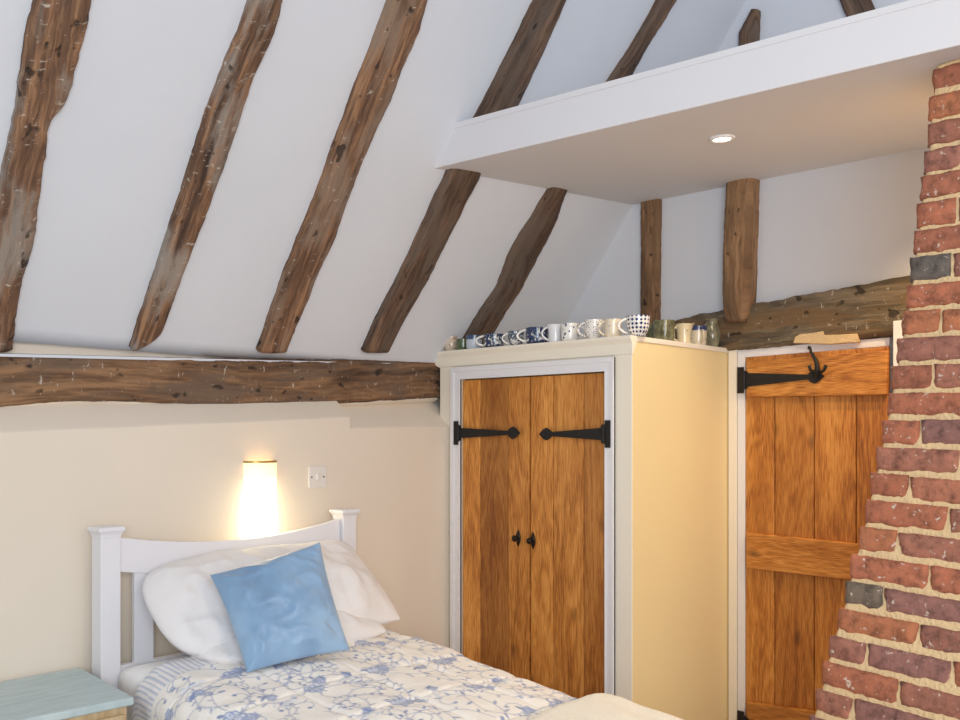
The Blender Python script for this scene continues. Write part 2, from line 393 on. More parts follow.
# stone / mortar packing under the tie beam
def packing():
    bm = bmesh.new(); u = UG-.050
    outs = [(793, 343), (795, 337), (800, 334), (812, 333), (823, 331), (824, 335), (840, 334.5), (857, 333.5), (858, 342), (830, 344)]
    prism(bm, [onu(x, y, u) for x, y in outs], (.03, 0, 0))
    return tag(obj('mortar_patch', bm, 'mortar', bevel=.002), 'crumbly sand-coloured mortar patch on the beam above the door', 'plaster')
packing()

# ================================================================ OAK PLANK HELPERS
def planks(name, specs, mat='oak', parent=None, bevel=.0025):
    """specs: list of (4 corner pts [bl, br, tr, tl], back vector, tint, grain 'v' or 'h')"""
    bm = bmesh.new(); gl = bm.verts.layers.float_vector.new('gc'); cl = bm.verts.layers.float_color.new('tint')
    for pts, back, tint, gr in specs:
        pts = [Vector(p) for p in pts]; o = pts[0]; seed = random.random()*50
        ex = (pts[1]-pts[0]).normalized(); ey = (pts[3]-pts[0]).normalized()
        off = [Vector((0, 0, 0)), Vector(back)]
        vs = [bm.verts.new(p+d) for d in off for p in pts]
        fs = [(0,1,2,3), (7,6,5,4), (0,4,5,1), (1,5,6,2), (2,6,7,3), (3,7,4,0)]
        for f in fs: bm.faces.new([vs[i] for i in f])
        for v in vs:
            a, b = (v.co-o).dot(ex), (v.co-o).dot(ey)
            v[gl] = (a+seed, b+seed*3, seed) if gr == 'v' else (b+seed, a+seed*3, seed)
            v[cl] = (*tint, 1)
    return obj(name, bm, mat, parent, bevel=bevel)
def T(k, w=0): return (k, k*(1-w*.5), k*(1-w))

# ---------------------------------------------------------------- strap hinge
def arc(cx, cy, r, a0, a1, n): return [(cx+r*math.cos(a0+(a1-a0)*i/n), cy+r*math.sin(a0+(a1-a0)*i/n)) for i in range(n+1)]
def strap(parent, origin, ex, n, length, ph, w0, w1, flip=1, plate_w=.03, right=True, tipr=.022):
    """origin: pivot centre on jamb edge; ex: unit vector along strap; n: unit out of the door."""
    ez = Vector((0, 0, 1)); o = Vector(origin); ex = Vector(ex).normalized(); n = Vector(n).normalized()
    def W(a, z, d=0): return o+ex*a+ez*z+n*d
    bm = bmesh.new()
    # jamb plate
    prism(bm, [W(-plate_w, -ph/2), W(-.004, -ph/2), W(-.004, ph/2), W(-plate_w, ph/2)], n*.005)
    tube(bm, [W(0, -ph*.36, .006), W(0, ph*.36, .006)], .006, 10)
    prism(bm, [W(.003, -ph*.32), W(.014, -ph*.32), W(.014, ph*.32), W(.003, ph*.32)], n*.005)
    # tapering strap with a spade tip
    R = tipr; L = length-R*1.2
    out = [(.013, -w0/2), (L-.012, -w1/2), (L-.010, -w1/2-.003), (L, -R*.72), (L+R*.55, -R*.95), (L+R*1.15, -R*.7), (L+R*1.6, -R*.3), (L+R*1.95, 0)]
    out = out + [(a, -z) for a, z in reversed(out[:-1])]
    prism(bm, [W(a, z, .001) for a, z in out], n*.0045)
    # pyramid boss on the tip and screw heads
    c = (L+R*.8)
    base = [bm.verts.new(W(c+a, b, .0055)) for a, b in ((-R*.6, 0), (0, -R*.6), (R*.6, 0), (0, R*.6))]
    ap = bm.verts.new(W(c, 0, .011))
    for i in range(4): bm.faces.new((base[i], base[(i+1) % 4], ap))
    for a, z in ((-plate_w*.55, -ph*.33), (-plate_w*.55, ph*.33), (.045, 0), (L*.5, 0), (L*.78, 0)):
        q = [W(a+.004*math.cos(t), z+.004*math.sin(t), .004) for t in [i*math.pi/4 for i in range(8)]]
        prism(bm, q, n*.0035)
    return obj('strap_hinge', bm, 'iron', parent, bevel=.0008)

# ================================================================ CUPBOARD
def cupboard():
    CT = H+.386; CV0 = 2.08; CV1 = 3.14
    root = empty('cupboard', (UC, CV0, 0), 'cream built-in cupboard with two oak plank doors and mugs along its top', 'cupboard')
    def W(v): return v
    fr = lambda x, y, u=UC: onu(x, y, u)
    vL = fr(461.7, 500).y; vR = fr(606.3, 500).y; zT = fr(534, 375.5).z; zB = .06
    bm = bmesh.new()
    th = .02
    box(bm, UC, UC+.03, CV0+.001, vR, 0, CT-.02)                      # stile right
    box(bm, UC, UC+.03, vL, VB-.002, 0, CT-.02)                     # stile left, below ledge
    box(bm, UC, UC+.03, VB-.002, CV1, H+.035, CT-.02)                # stile left over the ledge
    box(bm, UC, UC+.03, vR, vL, zT, CT-.02)                         # rail over the doors
    box(bm, UC, UC+.03, vR, vL, 0, zB)
    box(bm, UC+.03, UG-.002, CV0+th, 3.07, CT-.04, CT-.02)
    box(bm, UC+.35, UC+.37, CV0+th, 3.06, 0.0, CT-.05)
    obj('carcass', bm, 'cream_paint', None, bevel=.002).parent = None
    carc = bpy.data.objects['carcass']; under(carc, root)
    bm = bmesh.new(); box(bm, UC+.003, UG-.002, CV0, CV0+th, 0, CT-.018); sp_ = obj('side_panel', bm, 'lamplit_cream_paint', bevel=.0015); under(sp_, root); sp_['label'] = 'cream side panel with warm lamplight put into its colour'
    # cornice: moulding front with mitred left end
    bm = bmesh.new()
    prof = [(0, CT-.075), (-.004, CT-.07), (-.005, CT-.03), (-.010, CT-.022), (-.016, CT-.012), (-.016, CT), (.04, CT)]
    pts = [Vector((UC+a, CV0-.004, z)) for a, z in prof]
    a = [bm.verts.new(p) for p in pts]; ends = [CV1+.005+(.10 if p[1] > CT-.05 else 0) for p in prof]
    b = [bm.verts.new(Vector((p.x, e, p.z))) for p, e in zip(pts, ends)]
    bm.faces.new(a); bm.faces.new(b[::-1])
    for i in range(len(a)): bm.faces.new((a[i], b[i], b[(i+1) % len(a)], a[(i+1) % len(a)]))
    box(bm, UC+.03, UG-.001, CV0-.004, 3.13, CT-.02, CT)
    under(obj('cornice', bm, 'cream_paint', bevel=.0015), root)
    # architrave
    bm = bmesh.new(); oL = fr(452.5, 500).y; oR = fr(615.5, 500).y; oT = fr(534, 362.5).z
    for (w0, w1, d) in ((0, 1, .010), (.0, .35, .016), (.85, 1, .014)):
        def L(a, b, t): return a+(b-a)*t
        # w=0 outer edge, 1 inner
        oo = [(L(oL, vL, w0), 0), (L(oL, vL, w0), L(oT, zT, w0)), (L(oR, vR, w0), L(oT, zT, w0)), (L(oR, vR, w0), 0)]
        ii = [(L(oL, vL, w1), 0), (L(oL, vL, w1), L(oT, zT, w1)), (L(oR, vR, w1), L(oT, zT, w1)), (L(oR, vR, w1), 0)]
        for k in range(3):
            q = [oo[k], oo[k+1], ii[k+1], ii[k]]
            prism(bm, [Vector((UC, v, z)) for v, z in q], (-d, 0, 0))
    under(obj('architrave', bm, 'gloss_white', bevel=.0012), root)
    # doors
    vm = fr(529.3, 500).y; U = UC+.002
    for side, cuts in (('l', [(461.7, 1.25, .0), (480, .68, .2), (507.5, 1.0, .08), (529.0, 0, 0)]), ('r', [(530.2, 1.14, .03), (553, 1.04, .05), (583.3, .76, .2), (606, 0, 0)])):
        sp = []
        for (xa, k, w), (xb, _, _) in zip(cuts, cuts[1:]):
            a = fr(xa, 500).y-.0017; b = fr(xb, 500).y+.0017
            if xa in (461.7,): a -= .002
            if xb == 606: b += .002
            sp.append(([(U, a, zB), (U, b, zB), (U, b, zT-.004), (U, a, zT-.004)], (.022, 0, 0), T(k, w), 'v'))
        d = planks('door', sp, bevel=.0028); under(d, root)
        for zc in (fr(459, 433).z if side == 'l' else fr(607, 434).z, H-1.083):
            ph = .108
            if side == 'l': s = strap(d, (UC-.0155, vL+.002, zc), (0, -1, 0), un, .345, ph, .046, .018, tipr=.029)
            else: s = strap(d, (UC-.0155, vR-.002, zc), (0, 1, 0), un, .31, ph, .048, .018, tipr=.028)
        # knob with a lozenge back plate
        kx, ky = (518.3, 538) if side == 'l' else (533, 540.5)
        k = fr(kx, ky); bm = bmesh.new()
        pl = [(0, -.036), (.007, -.022), (.013, -.008), (.013, .008), (.007, .022), (0, .036), (-.007, .022), (-.013, .008), (-.013, -.008), (-.007, -.022)]
        prism(bm, [Vector((U-.0005, k.y+a, k.z+b)) for a, b in pl], (-.004, 0, 0))
        b2 = bmesh.new(); lathe(b2, [(0, 0), (.006, 0), (.005, .012), (.012, .018), (.014, .026), (.009, .032), (0, .033)], 14)
        bmesh.ops.rotate(b2, verts=b2.verts, matrix=Matrix.Rotation(-math.pi/2, 3, 'Y')); bmesh.ops.translate(b2, verts=b2.verts, vec=(U-.003, k.y, k.z))
        tmp = bpy.data.meshes.new('t'); b2.to_mesh(tmp); bm.from_mesh(tmp); b2.free(); bpy.data.meshes.remove(tmp)
        obj('knob', bm, 'bronze', d, smooth=True)
        for ch in d.children: ch.location = Vector((0, 0, 0))
    return root
cup = cupboard()

# ================================================================ RIGHT DOOR
def door():
    # frame
    fr = lambda x, y, u=UG: onu(x, y, u)
    d1 = struct(empty('door_1', (UG, DVL, 0)))
    uf = UG-.022
    bm = bmesh.new()
    P = lambda x, y: onu(x, y, uf)
    a, b, c, d = P(737.5, 349.5), P(890, 337.2), P(889, 346), P(744.8, 357.5)
    a0 = Vector((uf, a.y, 0)); d0 = Vector((uf, P(744.8, 600).y, 0))
    a.y = a0.y; d.y = d0.y
    prism(bm, [a, b, c, d], (.06, 0, 0))
    prism(bm, [a0, a, d, d0], (.06, 0, 0))
    # right jamb, taller than the head
    r0 = onu(893, 321, uf-.05); r1 = onu(901, 320, uf-.05)
    prism(bm, [Vector((uf-.05, r0.y, 0)), Vector((uf-.05, r0.y, r0.z)), Vector((uf-.05, r1.y-.03, r1.z)), Vector((uf-.05, r1.y-.03, 0))], (.11, 0, 0))
    f = obj('door_frame', bm, 'gloss_white', bevel=.002); under(f, d1)
    # left architrave board between cupboard and frame
    bm = bmesh.new(); q0 = P(724.5, 400).y; q1 = P(737, 400).y
    box(bm, uf-.004, UG, q1, min(q0, 2.075), 0, H+.385); g = obj('architrave', bm, 'cream_paint', bevel=.003); under(g, d1)
    # leaf, standing slightly ajar
    hx = P(745.2, 450); ang = math.radians(4)
    org = Vector((uf+.006, hx.y, 0)); ex = Vector((-math.sin(ang), -math.cos(ang), 0)); n = Vector((-math.cos(ang), math.sin(ang), 0))
    pl = lambda x, y, o=0: onplane(x, y, org+n*o, n)
    bw = -n*.022; sp = []
    xs = [745.3, 774.6, 814, 856, 888.2]
    ks = [(1.0, .02), (.82, .12), (.98, .04), (.86, .14)]
    for (xa, xb, (k, w)) in zip(xs, xs[1:], ks):
        A0, B0 = pl(xa, 500), pl(xb, 500); tA, tB = pl(xa, 357.5-(xa-745)*.079).z, pl(xb, 357.5-(xb-745)*.079).z
        A0 += ex*.0016; B0 -= ex*.0016
        sp.append(([Vector((A0.x, A0.y, .03)), Vector((B0.x, B0.y, .03)), Vector((B0.x, B0.y, tB)), Vector((A0.x, A0.y, tA))], bw, T(k, w), 'v'))
    # one more plank out of sight behind the chimney
    B = pl(888.2, 500)
    leaf = planks('door_leaf', sp, bevel=.0035); under(leaf, d1)
    led = 0.024
    for nm, q in (('top', [(745.8, 397), (885.5, 395), (887.5, 350.3), (745.8, 361)]), ('mid', [(745.8, 568), (888, 585), (888, 547), (745.8, 532.5)]), ('low', [(745.8, 735), (888, 765), (888, 722), (745.8, 702)])):
        pts = [pl(x, y, led) for x, y in q]
        for i in (0, 3): pts[i] = pts[i]
        planks('ledge', [(pts, -n*(led-.0005), T(.98 if nm != 'low' else .85, .03), 'h')], parent=leaf, bevel=.005)
    zc = pl(745, 380).z
    strap(leaf, pl(745.2, 380, led+.001)-ex*.001, ex, n, .345, .115, .060, .020, plate_w=.036, tipr=.03)
    strap(leaf, pl(745.2, 725, led+.001)-ex*.001, ex, n, .345, .115, .060, .020, plate_w=.036, tipr=.03)
    for ch in leaf.children: ch.location = Vector((0, 0, 0))-Vector(leaf.location)-Vector(d1.location) if False else ch.location
    # coat hook hung over the door top
    bm = bmesh.new(); hp = lambda x, y, o=led+.012: pl(x, y, o)
    tube(bm, [hp(808.5, 349, .03), hp(809, 346.5, .034), hp(810, 347, led+.014), hp(811, 352), hp(814, 357), hp(816.5, 362), hp(817.5, 370), hp(817.5, 378)], [.004, .004, .005, .006, .007, .009, .011, .008], 10)
    for s in (-1, 1):
        tube(bm, [hp(817.5, 371), hp(817.5+s*4, 372, led+.02), hp(817.5+s*7, 370, led+.034), hp(817.5+s*8.2, 365.5, led+.04)], [.006, .006, .006, .0075], 10)
    k = obj('coat_hook', bm, 'iron', smooth=True); tag(k, 'black iron double coat hook at the top of the oak door', 'hook')
door()

# ================================================================ CHIMNEY
def chimney():
    Zc = 2.69; c = Vector((-.170, -.986, -.031)); n = Vector((-.986, .170, 0)).normalized()
    tab = [(-40, 941), (50, 933), (81, 931), (107, 927), (135, 926), (160, 923), (188, 919), (215, 915), (247, 912), (268, 909), (294, 906), (321, 901), (348, 896), (376, 890), (402, 886), (430, 881), (458, 875), (488, 868), (510, 864), (541, 857), (565, 849), (595, 843), (617, 837), (641, 829), (667, 822), (695, 816), (715, 810), (780, 797), (935, 770)]
    def E(z):
        y = HY-(z-H)*F/Zc; x = interp(tab, y); p = CAM+ray(x, y)*Zc; p.z = z; return p
    pitch = .0763; bm = bmesh.new(); cl = bm.verts.layers.float_color.new('tint')
    zt = H+(HY-69)*Zc/F
    reds = [sr(178, 110, 82), sr(186, 118, 84), sr(172, 106, 80), sr(180, 116, 90), sr(166, 104, 80)]
    purp = [sr(148, 104, 94), sr(158, 106, 90), sr(140, 100, 92), sr(166, 110, 90)]
    darks = [sr(104, 96, 90), sr(122, 108, 94)]
    nrow = 33
    edge = []
    fixed = {7: darks[0]}
    for r in range(nrow):
        zc = zt-.034-r*pitch
        if zc < .02: break
        s = 0; long_first = r % 2 == 0; k = 0
        while s < 1.0:
            bl = (.228 if long_first else .112) if k == 0 else .228
            bl += random.uniform(-.005, .005); hh = .0335+random.uniform(-.002, .002)
            lo = .55+(r/26)*.6
            q = random.random()
            col = random.choice(reds) if q > .18+.022*r else random.choice(purp)
            if random.random() < .02: col = random.choice(darks)
            if r == 7 and k == 0: col = darks[0]
            if r in (19,) and k == 0: col = darks[1]
            if r == 12 and k == 1: col = darks[1]
            v_ = random.uniform(.88, 1.08); col = tuple(x*v_ for x in col)
            nx, nzz = max(6, int(bl/.012)), 6; g = []; sd = random.random()*100
            e0 = E(zc); zz = zc+random.uniform(-.002, .002)
            for i in range(nx+1):
                rr = []
                for j in range(nzz+1):
                    a, b = i/nx, j/nzz
                    p = E(zz)*1.0; p = p + c*(s+bl*a) + Vector((0, 0, (2*b-1)*hh))
                    ed = min(a*bl, (1-a)*bl, b*2*hh, (1-b)*2*hh)
                    d = -.0085 if ed < 1e-6 else -.002*(ed < .008)
                    d += noise.noise(p*26+Vector((sd, 0, 0)))*.0055+noise.noise(p*70)*.004
                    if ed < 1e-6: p = p + c*noise.noise(p*45)*.004+Vector((0, 0, 1))*noise.noise(p*60+Vector((3, 1, 4)))*.003
                    v = bm.verts.new(p+n*d); v[cl] = (*col, 1); rr.append(v)
                g.append(rr)
            for i in range(nx):
                for j in range(nzz): bm.faces.new((g[i][j], g[i+1][j], g[i+1][j+1], g[i][j+1]))
            # sides going back into the mortar (left end brick goes deep: the corner)
            def skirt(line, dep):
                b2 = []
                for v in line:
                    w = bm.verts.new(v.co-n*dep); w[cl] = (*col, 1); b2.append(w)
                for i in range(len(line)-1): bm.faces.new((line[i], b2[i], b2[i+1], line[i+1]))
            dep0 = .10 if (k == 0) else .02
            skirt(g[0], dep0); skirt(g[-1][::-1], .02); skirt([x[0] for x in g], .03 if k else .10); skirt([x[-1] for x in g][::-1], .03 if k else .10)
            s += bl+.009; k += 1
    brick = bm
    # mortar body
    bm = bmesh.new(); rows = []; z = zt+.01; zs = []
    while z > 0: zs.append(z); z -= .012
    zs.append(0)
    for z in zs:
        e = E(z); row = []
        ph = ((zt-z) % pitch)/pitch
        for i, s in enumerate([.004, .012]+[.02+.02*k for k in range(50)]):
            p = e+c*s; d = -.0105+noise.noise(p*20)*.003+noise.noise(p*60)*.0015-(.01 if i == 0 else 0)
            q = p+n*d; row.append(bm.verts.new((q.x, q.y, p.z-(-.031)*s)))
        b1 = e+c*.004-n*.5; b2 = e+c*1.02-n*.5
        row.append(bm.verts.new((b2.x, b2.y, z))); row.append(bm.verts.new((b1.x, b1.y, z)))
        rows.append(row)
    m = len(rows[0])
    for a, b in zip(rows, rows[1:]):
        for j in range(m): bm.faces.new((a[j], a[(j+1) % m], b[(j+1) % m], b[j]))
    bm.faces.new(rows[0]); bm.faces.new(rows[-1][::-1])
    body = obj('chimney_breast', bm, 'mortar', smooth=True)
    tag(body, 'battered brick chimney breast at the right with sandy mortar joints', 'chimney')
    obj('brickwork', brick, 'brick', body, smooth=True)
    # limewashed crumbs where the bricks meet the soffit
    return body
chimney()

# ================================================================ DOWNLIGHT
def downlight():
    c = onplane(722, 138.5, (2.59, 0, H+1.04+.0), Vector((-.0625, 0, 1)))
    # soffit plane: z = H+1.04 + (u-uf)*k
    def zs(u, v):
        uf = F0.x+(v-F0.y)*fd.x/fd.y; return H+1.04+(u-uf)*(ZS-H-1.04)/(UG-uf)
    for _ in range(5): c = onplane(722, 138.5, (0, 0, zs(c.x, c.y)), (0, 0, 1))
    root = empty('ceiling_downlight', c, 'small round recessed downlight with white rim in the soffit', 'light')
    t = math.atan((ZS-H-1.04)/(UG-2.66))
    bm = bmesh.new(); lathe(bm, [(.030, -.002), (.034, -.006), (.045, -.005), (.048, 0), (.046, .004), (.03, .004)], 32); o = obj('rim', bm, 'gloss_white', root, smooth=True); o.rotation_euler = (0, -t, 0)
    m, nt, b = newmat('bulb_glow'); b.inputs['Emission Color'].default_value = (1, .86, .62, 1); b.inputs['Emission Strength'].default_value = 14; M['bulb'] = m
    bm = bmesh.new(); lathe(bm, [(0, -.006), (.02, -.005), (.030, -.002), (.030, .002), (0, .002)], 24); o = obj('bulb', bm, 'bulb', root, smooth=True); o.rotation_euler = (0, -t, 0)
    l = bpy.data.lights.new('downlight_beam', 'SPOT'); l.energy = 20; l.color = (1, .84, .62); l.spot_size = math.radians(125); l.spot_blend = .8; l.shadow_soft_size = .03
    lo = bpy.data.objects.new('downlight_beam', l); C.objects.link(lo); lo.parent = root; lo.location = (0, 0, -.02)
    # added twin, unseen behind the chimney, to warm the cupboard side and door
    l2 = l.copy(); l2.energy = 50; l2.color = (1, .72, .40); lo2 = bpy.data.objects.new('downlight_beam', l2); C.objects.link(lo2); lo2.location = (3.42, .95, zs(3.42, .95)-.02)
    r2 = root.copy(); C.objects.link(r2); r2.location = (3.42, .95, zs(3.42, .95)); r2['label'] = 'added unseen downlight behind the chimney, warm fill for cupboard side and door'
    for ch in list(root.children):
        if ch.type == 'MESH': d = ch.copy(); C.objects.link(d); d.parent = r2
downlight()

# ================================================================ WALL LAMP and SWITCH
def wall_lamp():
    p = onv(258.5, 462, VB-.03); zt = onv(258, 459, VB-.05).z; zb = zt-.315; cx = p.x+.022
    m, nt, b = newmat('shade_glow')
    tc = N(nt, 'ShaderNodeTexCoord'); sx = N(nt, 'ShaderNodeSeparateXYZ'); nt.links.new(tc.outputs['Generated'], sx.inputs[0])
    r = ramp(nt, sx.outputs['Z'], [(0, (1, .80, .42)), (.15, (1, .86, .55)), (.6, (1, .86, .52)), (.78, (1, .72, .36)), (1, (1, .62, .28))])
    r2 = ramp(nt, sx.outputs['Z'], [(0, (.9, .9, .9)), (.3, (1, 1, 1)), (.62, (.75, .75, .75)), (.82, (.17, .17, .17)), (1, (.13, .13, .13))])
    mu = N(nt, 'ShaderNodeMath', operation='MULTIPLY'); nt.links.new(r2.outputs[0], mu.inputs[0]); mu.inputs[1].default_value = 8
    nt.links.new(r.outputs[0], b.inputs['Emission Color']); nt.links.new(mu.outputs[0], b.inputs['Emission Strength'])
    b.inputs['Base Color'].default_value = (.85, .78, .62, 1); M['shade'] = m
    root = empty('wall_lamp', (cx, VB, zb), 'glowing half-round cream wall lamp above the headboard', 'lamp')
    bm = bmesh.new(); W = .068; D = .050; pr = [(-W, 0)]+[(-W*math.cos(t), -D*math.sin(t)-.006) for t in [math.pi*i/20 for i in range(21)]]+[(W, 0)]
    inn = [(a*.965, b*.94) for a, b in pr]
    vo = [[bm.verts.new((a, b, z)) for a, b in pr] for z in (0, .30)]; vi = [[bm.verts.new((a, b, z)) for a, b in inn] for z in (0, .30)]
    for i in range(len(pr)-1):
        bm.faces.new((vo[0][i], vo[0][i+1], vo[1][i+1], vo[1][i])); bm.faces.new((vi[0][i+1], vi[0][i], vi[1][i], vi[1][i+1]))
        bm.faces.new((vo[1][i], vo[1][i+1], vi[1][i+1], vi[1][i])); bm.faces.new((vo[0][i+1], vo[0][i], vi[0][i], vi[0][i+1]))
    obj('lamp_shade', bm, 'shade', root, smooth=False)
    bm = bmesh.new(); r_o = [(a*1.02, b*1.03) for a, b in pr]
    a0 = [bm.verts.new((a, b, .300)) for a, b in r_o]; a1 = [bm.verts.new((a, b, .307)) for a, b in r_o]; b0 = [bm.verts.new((a*.9, b*.86, .307)) for a, b in pr]; b1 = [bm.verts.new((a*.9, b*.86, .300)) for a, b in pr]
    for i in range(len(pr)-1):
        for q in ((a0, a1), (a1, b0), (b0, b1), (b1, a0)): bm.faces.new((q[0][i], q[0][i+1], q[1][i+1], q[1][i]))
    obj('brass_rim', bm, 'brass', root)
    bm = bmesh.new(); box(bm, -W*.95, W*.95, -.006, 0, .01, .29); obj('back_plate', bm, 'brass', root)
wall_lamp()
def switch():
    c = onv(317.5, 477, VB-.006); s = .044
    root = empty('light_switch', (c.x, VB, c.z), 'square white light switch on the wall beside the lamp', 'switch')
    bm = bmesh.new(); box(bm, -s, s, -.008, -.0005, -s, s); obj('switch_plate', bm, 'switch_white', root, bevel=.003)
    bm = bmesh.new(); box(bm, -.008, .008, -.014, -.007, -.012, .012); obj('rocker', bm, 'switch_white', root, bevel=.002)
    for sx in (-.03, .03):
        bm = bmesh.new(); lathe(bm, [(0, 0), (.0035, 0), (.003, .002), (0, .002)], 10); bmesh.ops.rotate(bm, verts=bm.verts, matrix=Matrix.Rotation(math.pi/2, 3, 'X')); bmesh.ops.translate(bm, verts=bm.verts, vec=(sx, -.008, 0))
        obj('screw', bm, 'bronze', root)
switch()

# ================================================================ BED
BU0, BU1 = 1.425, 2.420; VH = 2.985
MT = H-.732      # mattress top
def bed():
    root = empty('bed', ((BU0+BU1)/2, 2.0, 0), 'white wooden single bed with a curved slatted headboard', 'bed')
    zc = H-.296
    for u in (BU0, BU1-.012):
        bm = bmesh.new(); w = .033
        box(bm, u-w, u+w, VH-w, VH+w, 0, zc-.035)
        for (a, z0, z1) in ((w+.006, zc-.037, zc-.022), (w+.014, zc-.022, zc-.012)):
            pass
        # stepped cap with a cove
        prof = [(w+.001, -.036), (w+.002, -.026), (w+.006, -.018), (w+.011, -.013), (w+.011, -.003), (w+.007, 0)]
        rings = [[bm.verts.new((u+sx*a, VH+sy*a, zc+z)) for sx, sy in ((-1,-1), (1,-1), (1,1), (-1,1))] for a, z in prof]
        for a, b in zip(rings, rings[1:]):
            for i in range(4): bm.faces.new((a[i], a[(i+1) % 4], b[(i+1) % 4], b[i]))
        bm.faces.new(rings[0][::-1]); bm.faces.new(rings[-1])
        under(obj('post', bm, 'bed_white', bevel=.002), root)
    # curved top rail
    bm = bmesh.new(); a, b = BU0+.036, BU1-.048; K = 40; top = []; bot = []
    for i in range(K+1):
        t = i/K; u = a+(b-a)*t; q = (2*t-1)**2
        top.append((u, zc-.082+.045*q)); bot.append((u, zc-.190+.040*q))
    prism(bm, [Vector((u, VH-.016, z)) for u, z in bot]+[Vector((u, VH-.016, z)) for u, z in top[::-1]], (0, .032, 0))
    under(obj('top_rail', bm, 'bed_white', bevel=.003), root)
    bm = bmesh.new(); box(bm, a, b, VH-.014, VH+.014, MT-.12, MT-.02); under(obj('lower_rail', bm, 'bed_white', bevel=.003), root)
    ns = 5
    for i in range(ns):
        u = a+.090+(b-a-.180)*i/(ns-1); bm = bmesh.new(); box(bm, u-.034, u+.034, VH-.010, VH+.010, MT-.03, zc-.140); under(obj('slat', bm, 'bed_white', bevel=.002), root)
    for u in (BU0+.0, BU1-.012):
        bm = bmesh.new(); box(bm, u-.012, u+.012, 1.02, VH-.037, .28, .40); under(obj('side_rail', bm, 'bed_white', bevel=.003), root)
        bm = bmesh.new(); box(bm, u-.03, u+.03, .96, 1.02, 0, .42); under(obj('leg', bm, 'bed_white', bevel=.003), root)
    bm = bmesh.new(); box(bm, BU0+.03, BU1-.042, .975, .999, .28, .40); under(obj('foot_rail', bm, 'bed_white', bevel=.003), root)
    bm = bmesh.new(); box(bm, BU0+.013, BU1-.025, 1.02, VH-.04, .36, .39); under(obj('slatted_base', bm, 'bed_white'), root)
    # mattress under a white fitted sheet: on the base
    ctr = Vector(((BU0+BU1)/2-.006, (1.03+2.93)/2, (MT+.392)/2)); hx, hy, hz = (BU1-BU0)/2-.0, .955, (MT-.392)/2
    bm = bmesh.new(); bmesh.ops.create_cube(bm, size=2); bmesh.ops.subdivide_edges(bm, edges=bm.edges, cuts=22, use_grid_fill=True)
    for v in bm.verts:
        p = Vector((v.co.x*hx, v.co.y*hy, v.co.z*hz)); r = .055
        q = Vector([max(-h+r, min(h-r, c)) for c, h in zip(p, (hx, hy, hz))]); d = p-q
        if d.length > 1e-6: p = q+d.normalized()*r
        p += Vector((nz(p, 9, 1), nz(p, 9, 5), nz(p, 7, 9)))*.004; p += ctr; k = max(0, 2.7-p.y); v.co = (p.x-.06*k, p.y, p.z-.085*k*(p.z-.39)/(MT-.39))
    bm2 = obj('mattress', bm, 'sheet', smooth=True); under(bm2, root)
    return root
bed()

# ---------------------------------------------------------------- toile pattern painting (numpy canvas)
def canvas(w, h, res):
    return np.zeros((int(w/res), int(h/res)), 'f')
def stroke(cv, res, pts, wid, val):
    pts = np.array(pts); 
    for k, ((x0, y0), (x1, y1)) in enumerate(zip(pts, pts[1:])):
        r = wid/2 if not hasattr(wid, '__len__') else wid[k]/2
        i0 = int((min(x0, x1)-r)/res)-1; i1 = int((max(x0, x1)+r)/res)+2; j0 = int((min(y0, y1)-r)/res)-1; j1 = int((max(y0, y1)+r)/res)+2
        i0, j0 = max(i0, 0), max(j0, 0); i1, j1 = min(i1, cv.shape[0]), min(j1, cv.shape[1])
        if i1 <= i0 or j1 <= j0: continue
        X, Y = np.meshgrid((np.arange(i0, i1)+.5)*res, (np.arange(j0, j1)+.5)*res, indexing='ij')
        dx, dy = x1-x0, y1-y0; L2 = dx*dx+dy*dy+1e-12; t = np.clip(((X-x0)*dx+(Y-y0)*dy)/L2, 0, 1)
        d = np.hypot(X-x0-t*dx, Y-y0-t*dy); a = np.clip((r-d)/res+.5, 0, 1)*val
        cv[i0:i1, j0:j1] = np.maximum(cv[i0:i1, j0:j1], a)
